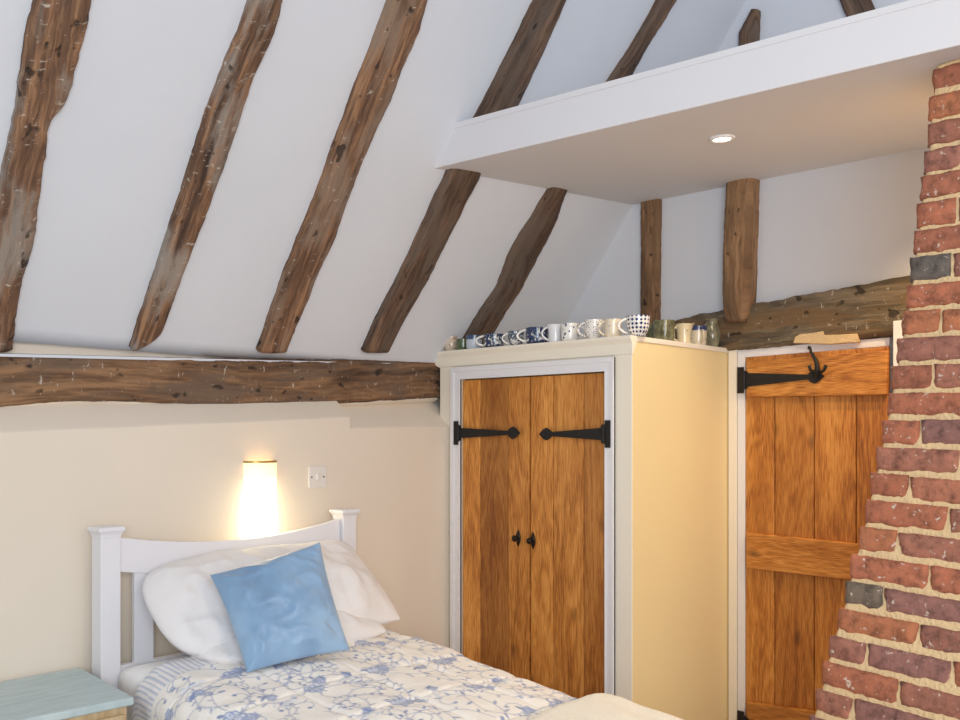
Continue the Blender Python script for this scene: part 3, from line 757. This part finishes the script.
def toile(w, h, res, seed=3):
    rnd = random.Random(seed); dk = canvas(w, h, res); lt = canvas(w, h, res)
    def leaf(x, y, a, L, val=.9, cvs=None):
        cvs = dk if cvs is None else cvs
        pts = [(x+math.cos(a)*L*t, y+math.sin(a)*L*t) for t in (0, .25, .5, .75, 1)]
        stroke(cvs, res, pts, [L*.22, L*.36, L*.34, L*.18], val)
    def spiral(x, y, a, R, turns, sgn, leaves=True):
        pts = []; n = 34; px, py = x, y; ang = a
        for i in range(n):
            t = i/n; pts.append((px, py)); k = sgn*(turns*2*math.pi/n)*(.35+1.6*t*t); ang += k; st = R*(1-.62*t)*.16
            px += math.cos(ang)*st; py += math.sin(ang)*st
            if leaves and i % 4 == 2 and i < n*.75: leaf(px, py, ang-sgn*rnd.uniform(.7, 1.3), R*rnd.uniform(.16, .28), rnd.uniform(.5, .95))
        stroke(dk, res, pts, .0032, .72); 
        stroke(dk, res, arc(pts[-1][0], pts[-1][1], .004, 0, 6.28, 6), .006, .9)
    def flower(x, y, R, pet=7):
        a0 = rnd.random()*6; 
        for i in range(pet):
            a = a0+2*math.pi*i/pet; cx, cy = x+math.cos(a)*R*.62, y+math.sin(a)*R*.62
            stroke(lt, res, [(cx, cy), (cx+.001, cy)], R*.80, .6)
            stroke(dk, res, arc(cx, cy, R*.40, a-1.9, a+1.9, 10), .0042, .85)
            for s in (-.2, .2): stroke(dk, res, [(x+math.cos(a+s)*R*.3, y+math.sin(a+s)*R*.3), (x+math.cos(a+s*.8)*R*.75, y+math.sin(a+s*.8)*R*.75)], .0034, .7)
        stroke(dk, res, [(x, y), (x+.001, y)], R*.32, .9)
        for i in range(6):
            a = rnd.random()*6.28; leaf(x+math.cos(a)*R*1.02, y+math.sin(a)*R*1.02, a+rnd.uniform(-.5, .5), R*rnd.uniform(.4, .75), rnd.uniform(.5, .95))
    def pale(x, y, R):
        for i in range(8):
            a = rnd.random()*6.28; r = rnd.random()*R; leaf(x+math.cos(a)*r, y+math.sin(a)*r, rnd.random()*6.28, R*rnd.uniform(.5, .9), .6, lt)
    sx, sy = .26, .26; row = 0; y = .02
    while y < h+.1:
        x = .03+(row % 2)*sx/2
        while x < w+.1:
            jx, jy = x+rnd.uniform(-.015, .015), y+rnd.uniform(-.015, .015)
            flower(jx, jy, rnd.uniform(.028, .036)); flower(jx+rnd.uniform(.03, .05), jy+rnd.uniform(-.04, .04), .020, 6)
            for k in range(4):
                a = k*math.pi/2+rnd.uniform(-.4, .6); spiral(jx+math.cos(a)*.045, jy+math.sin(a)*.045, a-.5, rnd.uniform(.075, .11), rnd.uniform(1.0, 1.5), rnd.choice((-1, 1)))
            pale(jx+sx*.5+rnd.uniform(-.02, .02), jy+rnd.uniform(-.03, .03), .045)
            bx, by = jx+sx*.5, jy+sy*.5*rnd.choice((.3, -.3))
            spiral(bx, by, rnd.random()*6, .08, 1.1, rnd.choice((-1, 1))); leaf(bx, by, rnd.random()*6, .03); flower(bx+.01, by+.01, .016, 5)
            x += sx
        y += sy; row += 1
    return dk, lt
def vnoise(P, s, o=0.0):
    return np.array([noise.noise(Vector((p[0]*s+o, p[1]*s+o*.7, p[2]*s+o*.3))) for p in P])

def duvet():
    res = .0036; W = 1.50; VT = 2.75; VE = 1.12; Lh = VT-VE
    dk, lt = toile(W, Lh, res)
    na, nb = dk.shape
    a = (np.arange(na)+.5)*res-W/2; b = (np.arange(nb)+.5)*res
    # cross-section: flat top, rounded shoulder, hanging side (arc length a)
    half = .405; R = .105
    def sect(a):
        s = np.sign(a); t = np.abs(a); x = np.where(t < half, t, 0); z = np.zeros_like(t)
        arcL = R*math.pi/2; m = (t >= half) & (t < half+arcL); th = (t-half)/R
        x = np.where(m, half+R*np.sin(th), x); z = np.where(m, -R*(1-np.cos(th)), z)
        m2 = t >= half+arcL; x = np.where(m2, half+R+.02*(t-half-arcL), x); z = np.where(m2, -R-(t-half-arcL), z)
        return s*x, z
    sx, sz = sect(a)
    X = np.repeat(((BU0+BU1)/2-.006+sx)[:, None], nb, 1); Y = np.repeat((VT-b)[None, :], na, 0)
    # coarse noise fields, bilinear upsampled
    def field(sa, sb, amp, o):
        ca, cb = 90, 110; ga = np.linspace(a[0], a[-1], ca); gb = np.linspace(0, b[-1], cb)
        G = np.array([[noise.noise(Vector((x*sa+o, y*sb+o, o*.3))) for y in gb] for x in ga])
        ia = np.interp(a, ga, np.arange(ca)); ib = np.interp(b, gb, np.arange(cb)); i0 = np.clip(ia.astype(int), 0, ca-2); j0 = np.clip(ib.astype(int), 0, cb-2)
        fa = (ia-i0)[:, None]; fb = (ib-j0)[None, :]; fa = fa*fa*(3-2*fa); fb = fb*fb*(3-2*fb)
        return amp*(G[i0][:, j0]*(1-fa)*(1-fb)+G[i0+1][:, j0]*fa*(1-fb)+G[i0][:, j0+1]*(1-fa)*fb+G[i0+1][:, j0+1]*fa*fb)
    puff = field(5, 5, .014, 1.2)+field(13, 13, .006, 4.4)+field(30, 22, .002, 8.8)
    # shallow quilting dimples
    q = np.minimum(np.abs(np.sin(a[:, None]*math.pi/.24)), np.abs(np.sin(b[None, :]*math.pi/.26))); quilt = -.006*np.exp(-(q/.12)**2)
    crown = .022*np.exp(-(a[:, None]/.36)**4)-.118*b[None, :]/1.5
    endr = -.035*np.exp(-b[None, :]/.02)
    Z = MT+.028+sz[:, None]+(puff+quilt+crown)*1.0+endr
    side = (np.abs(a) > half)[:, None]; X = X+np.where(side, np.sign(a)[:, None]*(puff*1.2+.004), 0)
    lab = np.zeros((na, nb, 3)); base = np.array(sr(247, 242, 234)); blue = np.array(sr(72, 108, 172)); pale = np.array(sr(186, 200, 224))
    D = dk[..., None]; Lt = lt[..., None]; col = base*(1-Lt*.75)+pale*Lt*.75; col = col*(1-D*.88)+blue*D*.88
    # striped band beside the pillows
    band = (b < .15)[None, :, None]; stripe = (np.mod(a[:, None]+np.sin(b*8)[None, :]*.002, .017) < .007)[..., None]
    sc = np.where(stripe, np.array(sr(196, 202, 216)), np.array(sr(240, 236, 234)))
    col = np.where(band, sc, col); piping = ((b > .15) & (b < .155))[None, :, None]; col = np.where(piping, np.array(sr(235, 232, 230)), col)
    X = X-.02-.055*(2.7-Y); P = np.stack([X, Y, Z], -1)
    m, nt, bs = newmat('toile_cotton'); at = N(nt, 'ShaderNodeAttribute', attribute_name='pat'); nt.links.new(at.outputs['Color'], bs.inputs['Base Color']); bs.inputs['Roughness'].default_value = .9
    n = N(nt, 'ShaderNodeTexNoise', Scale=55.0, Detail=4.0); nt.links.new(obcoord(nt), n.inputs['Vector']); bump(nt, bs, n.outputs['Fac'], .3, .006); M['toile'] = m
    o = grid_mesh('duvet', P, 'toile', attrs={'pat': col})
    tag(o, 'white duvet with blue toile flowers and scrolls on the bed', 'duvet')
duvet()

def cloth_throw():
    na, nb = 150, 80; half, R = .405, .115; P = np.zeros((na, nb, 3)); cu = (BU0+BU1)/2-.006
    for i in range(na):
        for j in range(nb):
            a = -.74+1.48*i/(na-1); b = j/(nb-1)*.60; t = abs(a); s = 1 if a > 0 else -1
            if t < half: x, z = t, 0
            elif t < half+R*1.57: th = (t-half)/R; x, z = half+R*math.sin(th), -R*(1-math.cos(th))
            else: x, z = half+R+.01, -R-(t-half-R*1.57)
            v0 = 1.58+.20*max(-.3, a)+.01*math.sin(a*9)
            y = v0-b; p = Vector((cu+s*x, y, MT+.040+z)); e = min(1, b/.03, (.60-b)/.03)
            w = noise.noise(Vector((a*5, b*7, 3)))*.008+noise.noise(Vector((a*17, b*9, 7)))*.004
            p.z += .012*math.sqrt(max(0, e))+.022*math.exp(-(a/.36)**4)-.118*(2.75-y)/1.5+w
            if t > half: p.x += s*(w+.01)
            p.x -= .07*(2.7-y)
            P[i, j] = p
    o = grid_mesh('bed_throw', P, 'throw'); tag(o, 'plain cream throw folded across the foot of the bed', 'blanket')
    md = o.modifiers.new('s', 'SOLIDIFY'); md.thickness = .012; md.offset = -1
cloth_throw()

# ---------------------------------------------------------------- pillows
def pillow(name, w, h, th, mat, label, cat, M4, seed=0, group=None, pinch=.06, wr=.008, flange=0, res=70, sag=0, cl=.1, cr0=.1):
    n = res; bm = bmesh.new(); sides = []
    for s in (1, -1):
        g = []
        for i in range(n+1):
            r = []
            for j in range(n+1):
                p, q = -1+2*i/n, -1+2*j/n
                # ease spacing toward the rim
                p = math.sin(p*math.pi/2)*.6+p*.4; q = math.sin(q*math.pi/2)*.6+q*.4
                ex = 1-pinch*(1-q*q) if True else 1; 
                ck = (cl if p < 0 else cr0)*(p*p*q*q)**1.3
                x = p*w/2*(1-ck)*(1-pinch*(1-abs(q)**2)*abs(p)**2); y = q*h/2*(1-ck)*(1-pinch*(1-abs(p)**2)*abs(q)**2)
                k = max(0, (1-abs(p)**2.6))**.62*max(0, (1-abs(q)**2.6))**.62
                z = s*th/2*k
                rim = min(1, 6*(1-max(abs(p), abs(q))))
                # radiating gathers near seams + soft creases
                cr = noise.noise(Vector((x*6+seed, y*6, s*2+seed)))*wr*1.8+noise.noise(Vector((x*16+seed, y*9, s+seed*2)))*wr*.9
                ridge = max(0, 1-abs(noise.noise(Vector((x*7+seed*3, y*9, seed+s)))*2.2))**2*wr*.55
                z += (cr+ridge)*rim*(.5+.5*k)*s
                y -= sag*abs(p)**3 if q > 0 else 0
                r.append((x, y, z))
            g.append(r)
        sides.append(g)
    vt = [[bm.verts.new(c) for c in r] for r in sides[0]]
    vb = [[vt[i][j] if i in (0, n) or j in (0, n) else bm.verts.new(sides[1][i][j]) for j in range(n+1)] for i in range(n+1)]
    for i in range(n):
        for j in range(n):
            bm.faces.new((vt[i][j], vt[i+1][j], vt[i+1][j+1], vt[i][j+1])); bm.faces.new((vb[i][j], vb[i][j+1], vb[i+1][j+1], vb[i+1][j]))
    bmesh.ops.transform(bm, matrix=M4, verts=bm.verts)
    o = obj(name, bm, mat, smooth=True); return tag(o, label, cat, group)
def frame(c, ex, ey):
    ex = Vector(ex).normalized(); ey = Vector(ey); ey = (ey-ex*ey.dot(ex)).normalized(); ez = ex.cross(ey)
    m = Matrix((ex, ey, ez)).transposed().to_4x4(); m.translation = Vector(c); return m
cu = (BU0+BU1)/2
PG = 'white pillows at the head of the bed'
pillow('pillow', .72, .44, .16, 'pillow_cotton', 'lower white pillow lying flat beneath the other', 'pillow', frame((cu-.01, 2.735, MT+.058), (1, -.02, 0), (0, 1, .10)), 3.3, PG, wr=.012, pinch=.01, cl=.16, cr0=.1)
pillow('pillow', .92, .43, .22, 'pillow_cotton', 'upper white pillow propped against the headboard behind the blue cushion', 'pillow', frame((cu+.008, 2.780, MT+.174), (1, .0, .012), (0, .74, .60)), 8.1, PG, wr=.019, pinch=.01, cl=.17, cr0=.03)
# blue cushion traced corners on a leaning plane
def mat_cushion():
    m, nt, b = newmat('blue_silk'); n = N(nt, 'ShaderNodeTexNoise', Scale=5.0, Detail=6.0, Distortion=.6); nt.links.new(obcoord(nt), n.inputs['Vector'])
    r = ramp(nt, n.outputs['Fac'], [(.3, sr(118, 150, 184)), (.5, sr(132, 165, 198)), (.7, sr(150, 182, 212))]); nt.links.new(r.outputs[0], b.inputs['Base Color'])
    b.inputs['Roughness'].default_value = .42; b.inputs['Sheen Weight'].default_value = .3; bump(nt, b, n.outputs['Fac'], .25, .01); return m
M['blue'] = mat_cushion()
def cushion():
    bl = CAM+ray(247, 673)*2.83; br = CAM+ray(350, 650)*2.98
    tl = CAM+ray(210, 575)*2.98; tr = CAM+ray(320, 542)*3.12
    bm = bmesh.new(); n = 56; top, bot = [], []
    nrm = (br-bl).cross(tl-bl).normalized()
    if nrm.dot(CAM-bl) < 0: nrm = -nrm
    for s in (1, -1):
        g = []
        for i in range(n+1):
            r = []
            for j in range(n+1):
                p, q = -1+2*i/n, -1+2*j/n; p = math.sin(p*math.pi/2)*.6+p*.4; q = math.sin(q*math.pi/2)*.6+q*.4
                pp = p*(1-.05*(1-q*q)*abs(p)); qq = q*(1-.05*(1-p*p)*abs(q)); a, b = (pp+1)/2, (qq+1)/2
                P = bl.lerp(br, a).lerp(tl.lerp(tr, a), b)
                k = max(0, 1-abs(p)**2.3)**.6*max(0, 1-abs(q)**2.3)**.6
                w = noise.noise(Vector((p*2.3, q*2.3, s*3.0)))*.012+max(0, 1-abs(noise.noise(Vector((p*1.6+4, q*3.6+p, s)))*2.4))**2*.009+max(0, 1-abs(noise.noise(Vector((p*5+q*2, q*4-p*3, s+5)))*2.4))**2*.003
                rim = min(1, 5*(1-max(abs(p), abs(q))))
                r.append(P+nrm*s*(.062*k+w*rim))
            g.append(r)
        (top if s == 1 else bot).extend(g)
    vt = [[bm.verts.new(c) for c in r] for r in top]
    vb = [[vt[i][j] if i in (0, n) or j in (0, n) else bm.verts.new(bot[i][j]) for j in range(n+1)] for i in range(n+1)]
    for i in range(n):
        for j in range(n):
            bm.faces.new((vt[i][j], vt[i+1][j], vt[i+1][j+1], vt[i][j+1])); bm.faces.new((vb[i][j], vb[i][j+1], vb[i+1][j+1], vb[i+1][j]))
    tag(obj('cushion', bm, 'blue', smooth=True), 'square pale blue satin cushion leaning on the white pillows', 'cushion')
cushion()

# ================================================================ BEDSIDE TABLE
def nightstand():
    zt = H-.756
    m, nt, b = newmat('blue_wash'); oc = obcoord(nt); mp = N(nt, 'ShaderNodeMapping'); mp.inputs['Scale'].default_value = (3, 40, 3); nt.links.new(oc, mp.inputs['Vector'])
    n = N(nt, 'ShaderNodeTexNoise', Scale=3.0, Detail=6.0, Roughness=.65); nt.links.new(mp.outputs[0], n.inputs['Vector'])
    r = ramp(nt, n.outputs['Fac'], [(.3, sr(170, 186, 190)), (.52, sr(190, 206, 208)), (.75, sr(210, 222, 220))]); nt.links.new(r.outputs[0], b.inputs['Base Color']); b.inputs['Roughness'].default_value = .55; M['bluewash'] = m
    M['bluedge'] = plain('blue_edge', sr(140, 190, 200), .5); M['pale_wood'] = None
    m, nt, b = newmat('limed_wood'); oc = obcoord(nt); mp = N(nt, 'ShaderNodeMapping'); mp.inputs['Scale'].default_value = (40, 40, 4); nt.links.new(oc, mp.inputs['Vector'])
    n = N(nt, 'ShaderNodeTexNoise', Scale=2.0, Detail=6.0); nt.links.new(mp.outputs[0], n.inputs['Vector'])
    r = ramp(nt, n.outputs['Fac'], [(.3, sr(186, 158, 120)), (.7, sr(214, 190, 152))]); nt.links.new(r.outputs[0], b.inputs['Base Color']); M['pale_wood'] = m
    Ac, Bc, Cc, Dc = (1.375, 3.065), (1.325, 2.600), (.90, 2.615), (.92, 3.065)
    root = empty('bedside_table', (1.13, 2.84, 0), 'small bedside table with a pale blue-green washed top beside the bed', 'table')
    bm = bmesh.new(); prism(bm, [Vector((x, y, zt-.024)) for x, y in (Ac, Bc, Cc, Dc)], (0, 0, .024)); under(obj('table_top', bm, 'bluewash', bevel=.005), root)
    ins = lambda p, k=.93: (1.13+(p[0]-1.13)*k, 2.84+(p[1]-2.84)*k)
    bm = bmesh.new(); prism(bm, [Vector((*ins(p), .12)) for p in (Ac, Bc, Cc, Dc)], (0, 0, zt-.024-.12)); under(obj('cabinet_body', bm, 'pale_wood', bevel=.003), root)
    bm = bmesh.new(); y = ins(Bc)[1]-.004; box(bm, .955, 1.30, y-.014, y, zt-.17, zt-.045); dr = obj('drawer', bm, 'pale_wood', bevel=.004); under(dr, root)
    bm = bmesh.new(); lathe(bm, [(0, 0), (.006, 0), (.006, .012), (.014, .02), (.012, .028), (0, .03)], 16); bmesh.ops.rotate(bm, verts=bm.verts, matrix=Matrix.Rotation(math.pi/2, 3, 'X')); bmesh.ops.translate(bm, verts=bm.verts, vec=(1.13, y-.014, zt-.107)); obj('knob', bm, 'bronze', dr, smooth=True)
    for p in (Ac, Bc, Cc, Dc):
        q = ins(p, .88); bm = bmesh.new(); box(bm, q[0]-.018, q[0]+.018, q[1]-.018, q[1]+.018, 0, .12); under(obj('leg', bm, 'pale_wood', bevel=.002), root)
nightstand()

# ================================================================ MUGS AND JUGS
def glaze(name, base, kind='plain', c2=None, scale=60, thr=.5, rim=None):
    m, nt, b = newmat(name); b.inputs['Roughness'].default_value = .18; b.inputs['Coat Weight'].default_value = .3
    if kind == 'plain': b.inputs['Base Color'].default_value = (*base, 1); col = None
    oc = obcoord(nt); fac = None
    if kind == 'floral':
        n = N(nt, 'ShaderNodeTexNoise', Scale=scale, Detail=3.0, Roughness=.7, Distortion=1.5); nt.links.new(oc, n.inputs['Vector']); fac = ramp(nt, n.outputs['Fac'], [(thr, (0, 0, 0)), (thr+.05, (1, 1, 1))]).outputs[0]
    if kind == 'dots':
        n = N(nt, 'ShaderNodeTexVoronoi', Scale=scale); nt.links.new(oc, n.inputs['Vector']); fac = ramp(nt, n.outputs['Distance'], [(thr, (1, 1, 1)), (thr+.06, (0, 0, 0))]).outputs[0]
    if kind == 'check':
        s = N(nt, 'ShaderNodeSeparateXYZ'); nt.links.new(oc, s.inputs[0]); at = N(nt, 'ShaderNodeMath', operation='ARCTAN2'); nt.links.new(s.outputs[1], at.inputs[0]); nt.links.new(s.outputs[0], at.inputs[1])
        cb = N(nt, 'ShaderNodeCombineXYZ'); mu = N(nt, 'ShaderNodeMath', operation='MULTIPLY'); mu.inputs[1].default_value = 3.2; nt.links.new(at.outputs[0], mu.inputs[0]); nt.links.new(mu.outputs[0], cb.inputs[0])
        mz = N(nt, 'ShaderNodeMath', operation='MULTIPLY'); mz.inputs[1].default_value = 80; nt.links.new(s.outputs[2], mz.inputs[0]); nt.links.new(mz.outputs[0], cb.inputs[1])
        ck = N(nt, 'ShaderNodeTexVoronoi', Scale=.8, distance='MANHATTAN', Randomness=.12); nt.links.new(cb.outputs[0], ck.inputs['Vector']); fac = ramp(nt, ck.outputs['Distance'], [(.42, (1, 1, 1)), (.50, (0, 0, 0))]).outputs[0]
    if kind == 'mottle':
        n = N(nt, 'ShaderNodeTexNoise', Scale=scale, Detail=4.0); nt.links.new(oc, n.inputs['Vector']); fac = ramp(nt, n.outputs['Fac'], [(.35, (0, 0, 0)), (.65, (1, 1, 1))]).outputs[0]
    out = None
    if fac is not None: out = mix(nt, fac, base, c2)
    if rim:
        s = N(nt, 'ShaderNodeSeparateXYZ'); nt.links.new(oc, s.inputs[0]); rr = ramp(nt, s.outputs[2], [(rim[1]-.004, (0, 0, 0)), (rim[1], (1, 1, 1))]); out = mix(nt, rr.outputs[0], out if out is not None else base, rim[0])
    if out is not None: nt.links.new(out, b.inputs['Base Color'])
    return m
WH = sr(236, 232, 226); BL = sr(38, 62, 112); CRM = sr(226, 208, 172)
def vessel(name, mm, x, y_bot, u, v, r, h, shape, ang, label, cat, hcol=None, handle=True, spout=False, onfront=True, band=None):
    root_loc = None
    if v is None: p = onu(x, y_bot, u)
    else: p = onv(x, y_bot, v)
    z0 = H+.3865
    profs = {'mug': [(0, 0), (.82, 0), (.9, .03), (.97, .15), (1, .5), (1, 1), (.94, 1), (.93, .5), (.86, .10), (0, .07)],
             'belly': [(0, 0), (.6, 0), (.68, .03), (.9, .2), (1, .42), (.95, .65), (.8, .84), (.86, 1), (.80, 1), (.75, .84), (.88, .62), (.92, .4), (.62, .1), (0, .08)],
             'cup': [(0, 0), (.5, 0), (.52, .06), (.78, .2), (.94, .5), (1.0, 1), (.95, 1), (.88, .5), (.7, .2), (0, .1)],
             'vase': [(0, 0), (.62, 0), (.66, .03), (.88, .2), (1, .42), (.92, .62), (.66, .8), (.62, .9), (.78, 1), (.70, 1), (.56, .9), (.6, .8), (.85, .6), (.9, .4), (.6, .1), (0, .06)],
             'flare': [(0, 0), (.8, 0), (.84, .05), (.8, .3), (.82, .6), (.95, .9), (1, 1), (.95, 1), (.78, .6), (.76, .1), (0, .08)]}
    bm = bmesh.new(); pr = [(a*r, b*h) for a, b in profs[shape]]; lathe(bm, pr, 32)
    if spout:
        for vv in bm.verts:
            if vv.co.z > h*.72:
                t = (vv.co.z/h-.72)/.28; a = math.atan2(vv.co.y, vv.co.x); k = max(0, math.cos(a-math.pi-0.0))**6
                vv.co.x *= 1+.45*k*t; vv.co.z += .10*h*k*t
    o = obj(name, bm, mm, smooth=True); o.location = (p.x, p.y, z0); o.rotation_euler = (0, 0, ang)
    md = o.modifiers.new('e', 'EDGE_SPLIT'); md.split_angle = 1.2
    if handle:
        b2 = bmesh.new(); pts = []
        rr = {'mug': 1, 'belly': .9, 'cup': .9, 'vase': .75, 'flare': .85}[shape]*r
        for i in range(15):
            t = -1.15+2.3*i/14; pts.append((rr*.97+math.cos(t*1.35)*r*.80-.80*r*math.cos(1.15*1.35), 0, h*.52+math.sin(t)*h*.40))
        tube(b2, pts, [max(.0042, r*.11)]*15, 8); obj('handle', b2, hcol or mm, o, smooth=True)
    return tag(o, label, cat, 'mugs and jugs along the cupboard top')
ua = UC+.035
hw = glaze('glaze_white_handle', WH)
def fm(name, mm, x, yb, r, h, shape, label, cat='mug', ang=None, **kw):
    if ang is None: ang = math.radians(138)        # handles towards the left of the picture
    return vessel(name, mm, x, yb, kw.pop('u', ua), None, r, h, shape, ang, label, cat, **kw)
fm('cream_jug', glaze('g1', sr(214, 196, 176), 'floral', sr(150, 112, 86), 50, .56), 451, 347, .034, .070, 'belly', 'small cream jug with brown marks at the far left of the row', 'jug', ang=math.radians(150))
fm('mug', glaze('g2', sr(62, 78, 52), 'mottle', sr(110, 120, 84), 50), 463, 346, .030, .052, 'mug', 'small dark green mug, second from the left of the row', ang=math.radians(30), handle=False)
fm('mug', glaze('g3', sr(196, 204, 214), 'plain', rim=(sr(60, 82, 116), .046)), 474, 345, .036, .064, 'mug', 'pale mug with a dark blue rim beside the small green mug', ang=math.radians(250), handle=False, hcol=hw)
fm('mug', glaze('g4', sr(44, 62, 92), 'floral', WH, 40, .53), 494, 344, .046, .060, 'mug', 'blue and white patterned mug right of the blue-rimmed pale mug', hcol=hw)
fm('mug', glaze('g5', sr(62, 84, 108), 'floral', WH, 42, .51), 516, 342, .036, .064, 'cup', 'small blue and white cup between two dark blue mugs', 'cup', hcol=hw)
fm('mug', glaze('g6', sr(42, 58, 92), 'floral', WH, 38, .55), 537, 340, .048, .070, 'mug', 'wide dark blue patterned mug left of the plain white jug', hcol=hw)
fm('milk_jug', glaze('g7', sr(230, 230, 232)), 555, 337, .034, .076, 'flare', 'plain white milk jug between the blue and the spotted mugs', 'jug')
fm('mug', glaze('g8', WH, 'dots', sr(60, 74, 120), 62, .24), 570, 336, .036, .074, 'mug', 'white mug with sparse navy spots beside the white jug', ang=math.radians(-60))
fm('mug', glaze('g9', WH, 'dots', sr(56, 58, 72), 130, .25), 594, 334, .040, .078, 'cup', 'white mug covered in tiny dark speckles', 'mug')
fm('mug', glaze('g10', sr(226, 212, 190), 'floral', sr(96, 120, 170), 26, .62), 613, 332.5, .034, .074, 'mug', 'cream mug with a soft blue motif left of the bold checked mug')
fm('mug', glaze('g11', WH, 'check', sr(30, 52, 110)), 638, 332, .047, .080, 'cup', 'large white mug with bold navy blue lattice at the cupboard corner', 'mug', hcol=hw, u=ua+.022)
def sm(name, mm, x, v, r, h, shape, label, cat='mug', ang=0, **kw):
    return vessel(name, mm, x, 345, None, v, r, h, shape, ang, label, cat, **kw)
def smx(x, v):   # x position from a pixel column on plane v at the top height
    return onv(x, HY-.3865*F/ (lambda d: (v)/(math.sin(A)-d*math.cos(A)))((x-480)/F), v)
def side(name, mm, x, v, r, h, shape, label, cat='mug', ang=0, **kw):
    p = smx(x, v); o = vessel(name, mm, x, 340, None, v, r, h, shape, ang, label, cat, **kw); o.location = (p.x, p.y, H+.3865); return o
side('mug', glaze('g12', sr(60, 66, 48), 'mottle', sr(96, 98, 70), 40), 654, 2.215, .036, .082, 'mug', 'dark green mug half hidden beside the lattice mug', ang=math.radians(90), handle=False)
side('jug', glaze('g13', sr(84, 82, 60), 'mottle', sr(132, 130, 98), 36), 664, 2.14, .044, .090, 'mug', 'olive green glazed tankard with a handle at its front', 'jug', ang=math.radians(-150))
side('jug', glaze('g14', CRM, 'floral', sr(84, 104, 70), 24, .60), 684, 2.135, .036, .088, 'flare', 'cream jug with a green leaf right of the olive tankard', 'jug', ang=math.radians(150), spout=True)
side('mug', glaze('g15', sr(224, 210, 184), 'floral', sr(60, 72, 110), 34, .60, rim=(sr(58, 68, 110), .070)), 698, 2.135, .038, .088, 'mug', 'cream mug with a dark blue rim left of the tall grey-green jug', ang=math.radians(-130))
side('jug', glaze('g16', sr(108, 104, 82), 'mottle', sr(150, 144, 118), 30), 712, 2.125, .038, .128, 'vase', 'tall grey-green stoneware jug at the end by the door', 'jug', ang=math.radians(170))
side('pot', glaze('g17', sr(62, 50, 38), 'mottle', sr(88, 74, 56), 40), 721, 2.215, .036, .092, 'belly', 'dark brown pot in the corner behind the tall grey-green jug', 'pot', handle=False)

# ================================================================ LIGHT + CAMERA
w = bpy.data.worlds.new('World'); bpy.context.scene.world = w; w.use_nodes = True
bg = w.node_tree.nodes['Background']; bg.inputs[0].default_value = (.86, .92, 1.0, 1); bg.inputs[1].default_value = .52
def area(name, loc, tgt, size, e, col):
    l = bpy.data.lights.new(name, 'AREA'); l.energy = e; l.color = col; l.shape = 'RECTANGLE'; l.size, l.size_y = size
    o = bpy.data.objects.new(name, l); C.objects.link(o); o.location = loc; o.rotation_euler = (Vector(tgt)-Vector(loc)).to_track_quat('-Z', 'Y').to_euler()
area('window_daylight', (-.5, -1.1, 1.7), (2.6, 2.6, 1.6), (1.6, 1.3), 74, (.88, .94, 1.0))
area('warm_fill', (1.2, -1.1, 2.2), (3.0, 2.0, 1.0), (.5, .5), 14, (1, .78, .5))  # added fill light, unseen, warming the cupboard side

cam = bpy.data.cameras.new('camera'); co = bpy.data.objects.new('camera', cam); C.objects.link(co)
co.location = CAM; co.rotation_euler = (math.pi/2, 0, A-math.pi/2)
cam.sensor_width = 36; cam.sensor_fit = 'HORIZONTAL'; cam.lens = F/960*36; cam.shift_y = (HY-360)/960; cam.clip_start = .05
sc = bpy.context.scene; sc.camera = co
sc.view_settings.view_transform = 'Standard'; sc.view_settings.look = 'None'; sc.view_settings.gamma = 1; sc.view_settings.exposure = 0.1; sc.view_settings.use_curve_mapping = False
